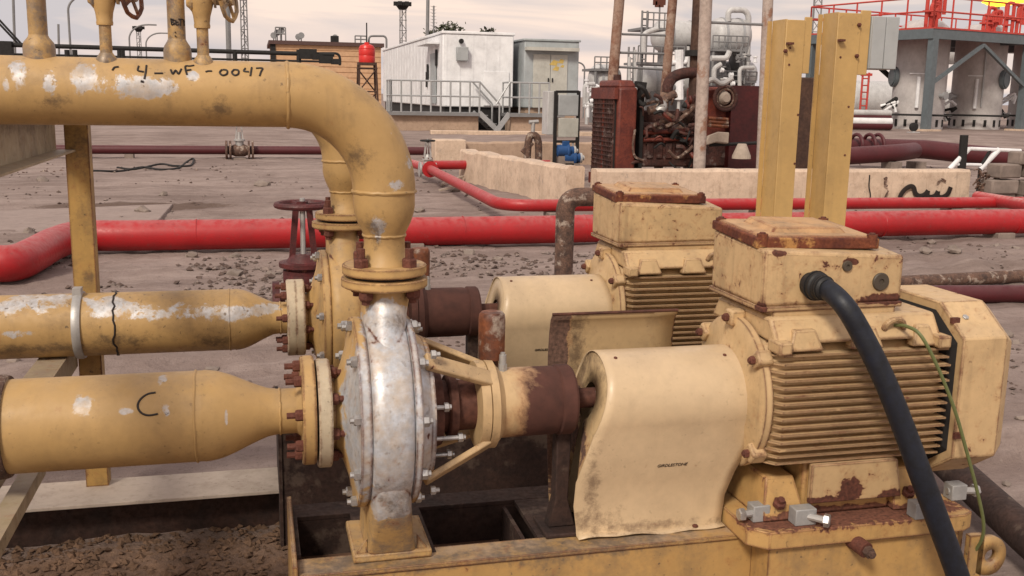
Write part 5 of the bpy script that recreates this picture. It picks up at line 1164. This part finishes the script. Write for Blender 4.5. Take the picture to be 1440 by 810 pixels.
# ---------------------------------------------------------------- red water tank on a stand
YW = 60.0; c = onY(516,88,YW); zt_ = onY(516,62,YW).z; rr = (onY(528,80,YW).x-onY(505,80,YW).x)/2
wt = thing('water_tank', 'red plastic water tank on a rusty braced stand', 'tank', (c.x, YW, .3))
MB().lathe((c.x, YW, c.z), (0, 0, 1), [(0, rr*.97), (.1, rr), (.35, rr), (.38, rr*.97), (.42, rr), (.7, rr), (.73, rr*.97), (.77, rr), (zt_-c.z-.25, rr), (zt_-c.z-.08, rr*.8), (zt_-c.z, rr*.35)], 28).build('tank_shell', mt['tanred'], wt)
MB().cyl((c.x, YW, zt_-.05), (c.x, YW, zt_+.1), rr*.3, n=16).build('lid', mt['tanred'], wt); MB().cyl((c.x, YW, zt_), (c.x, YW, onY(516,32,YW).z), .04, n=6).build('mast', mt['dark'], wt)
MB().bb((c.x-rr*1.1, YW-rr*1.1, c.z-.15), (c.x+rr*1.1, YW+rr*1.1, c.z-.002)).build('platform', mt['darkbrown'], wt)
corn = [(sx*rr, sy*rr) for sx, sy in ((-1, -1), (1, -1), (1, 1), (-1, 1))]
for sx, sy in corn: MB().bar((c.x+sx*1.25, YW+sy*1.25, .2), (c.x+sx, YW+sy, c.z-.151), .1, .1).build('leg', mt['darkbrown'], wt)
for i in range(4):
    for z0, z1 in ((.4, 1.7), (1.7, 3.0)):
        p, q = corn[i], corn[(i+1) % 4]; MB().cyl((c.x+p[0]*1.15, YW+p[1]*1.15, z0), (c.x+q[0]*1.08, YW+q[1]*1.08, z1), .045, n=6).build('brace', mt['darkbrown'], wt); MB().cyl((c.x+p[0]*1.1, YW+p[1]*1.1, z1), (c.x+q[0]*1.1, YW+q[1]*1.1, z1), .045, n=6).build('brace', mt['darkbrown'], wt)
# ---------------------------------------------------------------- overhead black pipe run far left
YO = 50.0; rk = thing('pipe_rack', 'black overhead pipe run on short paired posts beyond the yard', 'pipe rack', (onY(100,100,YO).x, YO, .3))
MB().tube([onY(-200,56.5,YO), onY(470,77,YO)], .10, 12).build('pipe', mt['dark'], rk)
MB().tube([onY(-200,71,YO+1), onY(470,87,YO+1)], .05, 8).build('pipe', mt['dark'], rk)
for px in (94, 105, 168, 172, 330, 420):
    p = onY(px, 70, YO); MB().cyl((p.x, YO, .2), (p.x, YO, p.z), .11, n=8).build('post', mt['dark'], rk)
for k_, (px, py, s) in enumerate(((433,76,.5), (447,80,.3), (458,84,.38), (472,87,.26))): p = onY(px, py, YO); MB().box((p.x, YO-.1*k_, p.z), (s*1.6, .6+.11*k_, s*.9)).build('valve_block', mt['dark'], rk)
MB().tube(bend([onY(448,75,YO), onY(478,75,YO), onY(478,92,YO)], .3), .06, 8).build('bent_pipe', mt['dark'], rk)
p = onY(2,66,YO); MB().box((p.x, YO, p.z-.1), (.9, .5, .7)).build('valve_block', mt['dark'], rk)
for k, (a_, b_) in enumerate((((-10,18),(34,66)), ((-10,24),(28,64)))): MB().cyl(onY(*a_, YO+.2), onY(*b_, YO+.2), .05, n=6).build('stay', mt['dark'], rk)
# ---------------------------------------------------------------- lamp posts, masts
def curved_lamp(px, pytop, arm_px, Y, label, r=.07):
    b = onY(px, 100, Y); zt_ = onY(px, pytop, Y).z; xe = onY(arm_px, pytop, Y).x
    t = thing('street_lamp', label, 'lamp', (b.x, Y, .3)); k = abs(xe-b.x); s = 1 if xe > b.x else -1
    MB().tube([(b.x, Y, .2), (b.x, Y, zt_-k*.8)]+[(b.x+s*k*(1-math.cos(a*math.pi/20)), Y, zt_-k*.8+k*.8*math.sin(a*math.pi/20)) for a in range(1, 11)], r, 8).build('pole', mt['farsteel'], t)
    MB().box((xe+s*.35, Y, zt_), (.7, .25, .12)).build('lamp_head', mt['farsteel'], t)
curved_lamp(101, -8, 125, 70, 'curved lamp post over the overhead pipe, nearest the mottled riser')
curved_lamp(184, 34, 208, 95, 'curved lamp post between the riser and the lattice masts, arm to one side')
curved_lamp(207, 46, 226, 110, 'lower curved lamp post farther off, beside a small lattice mast')
curved_lamp(822, 88, 812, 60, 'thin curved lamp post beyond the blue grey cabin', .05)
def straight(px0, py0, px1, py1, Y, r, label, mat='farsteel', name='thin_mast', cat='mast'):
    a, b = onY(px0, py0, Y), onY(px1, py1, Y); d = a-b; g_ = b-d*((b.z-.2)/d.z)
    tag(MB().cyl(g_, a, r, n=8).build(name, mt[mat]), label, cat)
straight(18, -20, 21, 74, 60, .07, 'thin dark pole crossing the slanting stays')
straight(82, 34, 83, 78, 60, .06, 'short thin dark pole just right of the mottled riser')
straight(319, -30, 322, 80, 55, .13, 'plain grey pole beside the lattice mast')
straight(602, -20, 601, 50, 60, .10, 'tall thin grey pole rising behind the white cabin')
def lattice(px, py0, py1, Y, w0, label, name='lattice_mast', head=False):
    a = onY(px, py0, Y); zt_ = a.z; t = thing(name, label, 'mast', (a.x, Y, .3)); x = a.x; h = zt_-.2; n_ = max(6, int(h/(w0*1.3))); 
    for sx, sy in ((-1, -1), (1, -1), (0, 1)): MB().cyl((x+sx*w0/2, Y+sy*w0/2, .2), (x+sx*w0*.4, Y+sy*w0*.4, zt_), .045, n=6).build('leg', mt['farsteel'], t)
    m = MB()
    for i in range(n_):
        z0, z1 = .2+h*i/n_, .2+h*(i+1)/n_; s = 1 if i % 2 else -1
        m.cyl((x-s*w0/2, Y-w0/2, z0), (x+s*w0/2, Y-w0/2, z1), .028, n=4); m.cyl((x-w0/2, Y-w0/2, z1), (x+w0/2, Y-w0/2, z1), .028, n=4); m.cyl((x+s*w0/2, Y-w0/2, z0), (x, Y+w0/2, z1), .028, n=4)
    m.build('lacing', mt['farsteel'], t, smooth=0)
    if head:
        MB().lathe((x, Y, zt_), (0, 0, 1), [(0, w0*.5), (.3, w0*.9), (.5, w0*.9), (.6, w0*.5)], 12).build('lamp_crown', mt['dark'], t)
        for k in range(6): a_ = k*1.047; MB().box((x+math.cos(a_)*w0*.95, Y+math.sin(a_)*w0*.95, zt_+.45), (.3, .3, .3)).build('floodlight', mt['dark'], t)
lattice(341, -40, 80, 65, .42, 'tall lattice mast beside the plain grey pole')
lattice(195, 45, 78, 120, .5, 'small far lattice mast with lamp crown between curved lamps', head=True)
lattice(566, 14, 60, 80, .55, 'floodlight tower with crown of lamps left of the thin pole', 'floodlight_tower', True)
lattice(1150, -30, 30, 60, .6, 'lattice mast glimpsed above the two ochre panel posts')
# insulator string mast
a = onY(610, 8, 60); t = thing('insulator_mast', 'pole with a ladder of small insulator arms behind the white cabin', 'mast', (a.x, 60, .3)); MB().cyl((a.x, 60, .2), (a.x, 60, a.z), .05, n=6).build('pole', mt['farsteel'], t)
for k in range(8): z = a.z-.1-k*.18; MB().prism([(a.x-.2, 60, z+.08), (a.x, 60, z), (a.x+.2, 60, z+.08), (a.x, 60, z+.04)], (0, .06, 0)).build('insulator_arm', mt['farsteel'], t)

# ---------------------------------------------------------------- silver vessels
YV = 50.0
def S_(px, py, dy=0): return onY(px, py, YV+dy)
def vessel(pa, pb, rpx, label, dy=0, letter=None):
    a, b = S_(*pa, dy), S_(*pb, dy); r = rpx*a.length/FPX*.985; z = (a.z+b.z)/2; y = YV+dy
    t = thing('pressure_vessel', label, 'tank', ((a.x+b.x)/2, y, .3)); L_ = b.x-a.x; h = min(r*.55, L_*.3)
    MB().lathe((a.x, y, z), (1, 0, 0), [(0, .02), (h*.08, r*.4), (h*.3, r*.72), (h*.65, r*.92), (h, r), (L_-h, r), (L_-h*.65, r*.92), (L_-h*.3, r*.72), (L_-h*.08, r*.4), (L_, .02)], 36).build('shell', mt['silver'], t, smooth=50)
    for f in (.3, .7): MB().lathe((a.x+L_*f, y, z), (1, 0, 0), [(-.06, r+.03), (.06, r+.03)], 36).build('band', mt['galv'], t)
    for f in (.25, .75):
        x = a.x+L_*f; MB().prism([(x-.15, y-r*.8, .2), (x-.15, y+r*.8, .2), (x-.15, y+r*.8, z-r*.5), (x-.15, y-r*.8, z-r*.5)], (.3, 0, 0)).build('saddle_leg', mt['farsteel'], t)
    if letter: text_mesh('letter', letter, .75, mt['ink'], t, Matrix.Translation((b.x-1.2, y-r*.98, z-.3)) @ Matrix.Rotation(R_(90), 4, 'X'), .01)
    return t, a, b, r, z
vessel((828,113),(872,113),22,'low silver vessel with rounded end beside the radiator top')
vessel((893,115),(972,115),22,'low silver vessel marked with a black letter A behind the exhaust elbow', 2, '4A')
v3 = vessel((917,51),(992,51),21,'high silver vessel between the rusty poles', 4)
v4 = vessel((996,51),(1053,51),24,'high silver vessel with rounded end and bent vent pipe', 0)
vessel((997,104),(1062,104),17,'low silver vessel right of the pale pole', 1, 'A')
vt = thing('vent_pipe', 'silver inverted U vent pipe over the high rounded vessel', 'pipe', (S_(1052,100).x, YV-1, .3))
q = [S_(1024,30,-.5), S_(1024,14,-.5), S_(1053,14,-.5), S_(1050,110,-.5)]; MB().tube(bend(q, .5), .15, 12).build('pipe', mt['silver'], vt)
# platforms with rails and ladders between the vessels
pl = thing('vessel_platform', 'grey steel access platform with railings and ladder among the silver vessels', 'platform', (S_(930,120).x, YV-2, .3))
def deck(px0, px1, py, dy, hpx=20, n_=6):
    a, b = S_(px0, py, dy), S_(px1, py, dy); MB().bb((a.x, a.y, a.z-.12), (b.x, a.y+2, a.z)).build('deck', mt['farsteel'], pl); rail_run(pl, [(a.x, a.y, a.z), (b.x, a.y, a.z)], hpx*YV/FPX, n_, .035, 'farsteel')
    for x in (a.x+.1, b.x-.1): MB().cyl((x, a.y+.1, .2), (x, a.y+.1, a.z), .07, n=8).build('column', mt['farsteel'], pl)
deck(897,962,87,-2,22,6); deck(903,942,38,-2,20,5); deck(1002,1052,68,-2,18,6); deck(1008,1064,112,-2.5,12,5); deck(836,870,96,-1,16,4)
def ladder(par, px, py0, py1, Y, mat, wpx=8):
    a, b = onY(px, py0, Y), onY(px, py1, Y); w_ = wpx*Y/FPX/2
    for s in (-1, 1): MB().cyl((a.x+s*w_, Y, a.z), (a.x+s*w_, Y, b.z), .05, n=6).build('ladder_rail', mt[mat], par)
    n_ = int((a.z-b.z)/.32)
    for k in range(n_): z = b.z+(k+.5)*.32; MB().cyl((a.x-w_, Y, z), (a.x+w_, Y, z), .03, n=4).build('rung', mt[mat], par)
ladder(pl, 907, 15, 88, YV-2.2, 'farsteel'); ladder(pl, 1046, 66, 118, YV-2.7, 'farsteel'); ladder(pl, 888, 66, 125, YV-2.2, 'farsteel')
random.seed(5)
MB().cyl(S_(927,40,-1), S_(928,2,-1), .04, n=6).build('vane_mast', mt['farsteel'], pl)
for k in range(5): c = S_(922+k*2.6, 3+(k % 2)*3, -1); MB().box(c, (.25, .1, .28)).build('vane_cup', mt['rustbolt'], pl)
pw = thing('vessel_pipework', 'grey and white process pipework clustered among the silver vessels', 'pipes', (S_(950,120).x, YV-3, .3))
for (a_, b_, c_, r, mm) in (((905,75),(905,47),(925,40),.12,'silver'), ((955,70),(955,130),(955,140),.22,'white'), ((945,88),(965,88),(966,80),.1,'white'), ((968,65),(968,100),(980,104),.08,'silver'), ((1000,82),(1022,82),(1026,72),.14,'silver'), ((836,118),(822,118),(822,150),.1,'silver'), ((845,140),(826,142),(826,165),.1,'white'), ((1004,112),(1004,96),(1014,90),.12,'silver'), ((1060,95),(1040,95),(1040,130),.1,'silver'), ((885,80),(885,126),(880,130),.08,'silver'), ((893,70),(893,125),(900,130),.07,'silver'), ((832,125),(850,123),(860,140),.09,'silver'), ((820,145),(840,150),(845,190),.1,'silver')):
    MB().tube(bend([S_(*a_, -3), S_(*b_, -3), S_(*c_, -3)], .25, 4), r, 10).build('pipe', mt[mm], pw)
for k in range(34):
    px, py = random.choice(((random.uniform(818, 846), random.uniform(115, 165)), (random.uniform(945, 985), random.uniform(68, 125)), (random.uniform(1000, 1062), random.uniform(75, 118))))
    c = S_(px, py, -3); ax = random.choice(((1, 0, 0), (0, 0, 1))); s = random.uniform(.15, .4)
    MB().lathe(c-V(ax)*s*.5, ax, [(0, .12), (.06, .12), (.07, .07), (s-.07, .07), (s-.06, .12), (s, .12)], 10).build('pipe_fitting', mt[random.choice(('silver', 'white', 'farsteel', 'dark'))], pw)
for px in (955, 968, 905, 1004, 826): p = S_(px, 130, -3); MB().cyl((p.x, p.y, .2), (p.x, p.y, p.z), .08, n=8).build('pipe_leg', mt['silver'], pw)

# ---------------------------------------------------------------- silos under the red railed platform
org = onZ(1301, 184, .34)
k = 50.0/org.dot(FW) if False else 1
th = R_(16)
so_ = thing('silo_platform', 'slate steel platform with red railings over the grey silos', 'platform', (org.x, org.y, .3), local=True, rz=th)
ex, ey = V((math.cos(th), math.sin(th), 0)), V((-math.sin(th), math.cos(th), 0))
def loc(px, py, yo):
    """local coordinates where the pixel's direction meets the vertical plane y' = yo"""
    d = ray(px, py); o = V((org.x, org.y, .3))+ey*yo; tt = (o-CAM).dot(ey)/d.dot(ey); p = CAM+d*tt-V((org.x, org.y, .3)); return V((p.dot(ex), p.dot(ey), p.z))
ztop = loc(1309, 40, 0).z; W_, D_ = 14.0, 7.5
def lb(name, a, b, mat, par=so_, bevel=0): return MB().bb(a, b).build(name, mt[mat], par, bevel=bevel)
x0_ = -.25
for (xx, yy) in ((0, 0), (7.2, 0), (13.6, 0), (0, D_), (7.2, D_), (13.6, D_)): lb('column', (xx-.17, yy-.17, .12), (xx+.17, yy+.17, ztop-.45), 'slate'); lb('column_pad', (xx-.5, yy-.5, -.1), (xx+.5, yy+.5, .12), 'wall')
for yy in (0, D_): lb('edge_beam', (x0_, yy-.12, ztop-.45), (W_, yy+.12, ztop), 'slate')
for xx in (x0_+.12, 7, W_-.13): lb('side_beam', (xx-.12, .121, ztop-.45), (xx+.12, D_-.121, ztop-.001), 'slate')
lb('deck', (x0_, -.15, ztop+.001), (W_, D_+.15, ztop+.08), 'orange')
for (p0, p1) in (((0, -.05, 2.2), (3.6, -.05, ztop-.6)), ((7.2, -.05, 2.2), (3.6, -.05, ztop-.6))): MB().bar(p0, p1, .15, .15).build('diagonal_brace', mt['slate'], so_)
for (p0, p1) in (((0, D_, 2.2), (3.6, D_, ztop-.6)), ((7.2, D_, 2.2), (3.6, D_, ztop-.6))): MB().bar(p0, p1, .2, .2).build('diagonal_brace', mt['dark'], so_)
hr = 1.35
rail_run(so_, [(x0_, -.1, ztop+.08), (W_, -.1, ztop+.08)], hr, 11, .045, 'orange'); rail_run(so_, [(x0_, -.1, ztop+.08), (x0_, D_, ztop+.08)], hr, 5, .045, 'orange'); rail_run(so_, [(x0_, D_, ztop+.08), (W_, D_, ztop+.08)], hr, 11, .045, 'orange')
for xx, yy, n_ in ((.7, .8, 5), (5.6, 1.2, 6), (7.8, 1.5, 4)):       # red valve trees on the deck
    for j in range(n_):
        x = xx+random.uniform(-.5, .5); z = ztop+.1; h = random.uniform(.8, 1.7)
        MB().tube(bend([(x, yy, z), (x, yy, z+h), (x+.5, yy, z+h), (x+.5, yy, z+h*.4)], .15, 4), .09, 8).build('valve_pipe', mt['orange'], so_); MB().lathe((x, yy, z+h*.5), (0, 0, 1), [(0, .2), (.08, .2)], 10).build('valve_flange', mt['orange'], so_)
# silos
rS = 1.27
for i, (px, l_) in enumerate(((1294,'grey silo at the corner column of the platform'), (1376,'grey silo in the middle of the row, behind the diagonal brace'), (1458,'grey silo third in the row away from the corner column'))):
    c = loc(px, 110, 2.6); w0 = V((org.x, org.y, .3))+ex*c.x+ey*c.y
    t = thing('silo', l_, 'silo', w0, 'grey silos under the platform')
    MB().lathe(w0+V((0, 0, .0)), (0, 0, 1), [(-.1, rS*.99), (.75, rS*.99), (.76, rS), (ztop-.05, rS), (ztop+.25, rS*.93), (ztop+.6, rS*.62), (ztop+.72, .1)], 48).build('shell', mt['silo'], t)
    dv = (CAM-w0); dv.z = 0; dv.normalize(); sd2 = V((-dv.y, dv.x, 0)); mh = 1 if i else -1
    for k in range(7): a_ = R_(-72+k*24); q = dv*math.cos(a_)+sd2*math.sin(a_); MB().bar(w0+q*rS*.97+V((0, 0, .35)), w0+q*(rS+.03)+V((0, 0, .35)), .13, .34).build('skirt_vent', mt['dark'], t)
    MB().tube([w0+dv*(rS+.05)+sd2*.25+V((0, 0, 1.2)), w0+dv*(rS+.05)+sd2*.25+V((0, 0, ztop-.6))], .04, 6).build('conduit', mt['galv'], t)
    MB().tube([w0+dv*(rS+.08)-sd2*.05+V((0, 0, 1.1)), w0+dv*(rS+.08)-sd2*.05+V((0, 0, 2.6))], .09, 8).build('level_gauge', mt['white'], t)
    for zz in (2.75,): MB().bar(w0+dv*(rS*.98)+sd2*.3+V((0, 0, zz)), w0+dv*(rS*.98)-sd2*.5+V((0, 0, zz)), .1, .05).build('bracket', mt['white'], t)
    MB().lathe(w0+dv*rS*.35+sd2*rS*.9*mh+V((0, 0, 2.6)), (dv*.35+sd2*.9*mh), [(0, .5), (.18, .5), (.19, .42), (.24, .42)], 20).build('manhole', mt['slate'], t)
    MB().lathe(w0+dv*rS*.6-sd2*rS*.75*mh+V((0, 0, 1.7)), (dv*.6-sd2*.75*mh), [(0, .12), (.3, .12), (.3, .2), (.4, .2)], 12).build('nozzle', mt['galv'], t)
    for k in range(6):
        a_ = w0+dv*(rS+.3)-sd2*(rS*.95+random.uniform(-.3, .3))+V((0, 0, random.uniform(.3, 1.6))); MB().tube(bend([a_, a_+sd2*random.uniform(-.3, .3)+V((0, 0, random.uniform(.2, .5))), a_-sd2*.6], .1, 3), .07, 8).build('gauge_pipe', mt[random.choice(('silver', 'white', 'dark'))], t)
    MB().tube([w0+dv*(rS+.5)-sd2*1.8+V((0, 0, .75)), w0+dv*(rS+.5)+sd2*1.6+V((0, 0, .75))], .05, 8).build('foot_pipe', mt['dark'], t)
# far silver pipes and tanks glimpsed between the silos
for i, (px, py, r, l_) in enumerate(((1235,140,1.3,'pale horizontal tank glimpsed left of the silos above ground pipes'), (1345,75,.8,'pale horizontal tank glimpsed high between two silos'), (1345,145,.9,'pale horizontal tank glimpsed low between two silos'), (1430,60,.8,'pale tank glimpsed high behind the third silo'))):
    c = onY(px, py, 66); t = thing('horizontal_tank', l_, 'tank', (c.x, 66, .3)); MB().lathe(c-V((3.2, 0, 0)), (1, 0, 0), [(0, .1), (.2, r*.7), (.6, r), (5.8, r), (6.2, r*.7), (6.4, .1)], 28).build('shell', mt['silver'], t)
    for s in (-2, 2): MB().bb((c.x+s-.15, 65.5, .2), (c.x+s+.15, 66.5, c.z-r*.6)).build('saddle_leg', mt['farsteel'], t)
# red ladder and ground pipe bundle left of the silos
lt = thing('red_ladder', 'red caged ladder standing beside the grey silos', 'ladder', (onY(1217,170,44).x, 44, .3)); ladder(lt, 1218, 102, 182, 44, 'orange', 11)
for py in (105, 170): a, b = onY(1211, py, 44), onY(1226, py, 44); MB().bar(a, b, .1, .12).build('cage_band', mt['orange'], lt)
for i, (py, r, mm) in enumerate(((158,.14,'silver'), (164,.12,'maroon'), (170,.2,'white'), (176,.2,'maroon'))):
    a = onY(1180, py, 42); b = onY(1252, py+1, 42); t = tag(MB().tube([a-V((3, 0, 0)), a, b], r, 12).build('yard_pipe', mt[mm]), ('silver', 'maroon upper', 'white', 'maroon lowest')[i]+' yard pipe in the bundle under the red ladder', 'pipe')
a = onY(1247, 182, 42); 
bw = thing('black_wheel', 'black round wheel on a short stand in front of the silos', 'wheel', (a.x, 40, .3)); MB().lathe((a.x, 40.1, onY(1247,178,40).z), (0, -1, 0), [(0, .16), (.02, .19), (.16, .19), (.18, .14)], 20).build('disc', mt['dark'], bw); MB().cyl((a.x, 40, .25), (a.x, 40, onY(1247,180,40).z), .06, n=8).build('stand', mt['silver'], bw)
MB().bb((a.x-.2, 39.8, .2), (a.x+.2, 40.2, .36)).build('base', mt['silver'], bw)
rdm = MB(); rdm.add([(30, 32, .0), (70, 45, .0), (70, 40, .0), (26, 29, .0)], [(0, 1, 2, 3)])
# gas flare behind the silo platform
c = onY(1404, 2, 160); fl = thing('flare_stack', 'distant flare stack with bright yellow flame above the red railing', 'flare', (c.x, 160, .3))
MB().cyl((c.x, 160, .2), (c.x, 160, c.z-.9), .35, n=12).build('stack', mt['farsteel'], fl)
m = MB()
for dx, dz, rx_, rz2 in ((0, 0, 3.0, .9), (2.4, .5, 3., 1.0), (5.0, .9, 2.6, .9), (1.2, .9, 2.5, .8)): 
    b = bmesh.new(); bmesh.ops.create_icosphere(b, subdivisions=3, radius=1); m.add([c+V((dx+v.co.x*rx_*(1+.3*noise.noise(v.co*2)), v.co.y*1.2, dz+v.co.z*rz2*(1+.5*noise.noise(v.co*2.5)))) for v in b.verts], [tuple(v.index for v in f.verts) for f in b.faces]); b.free()
m.build('flame', mt['flame'], fl, smooth=60)
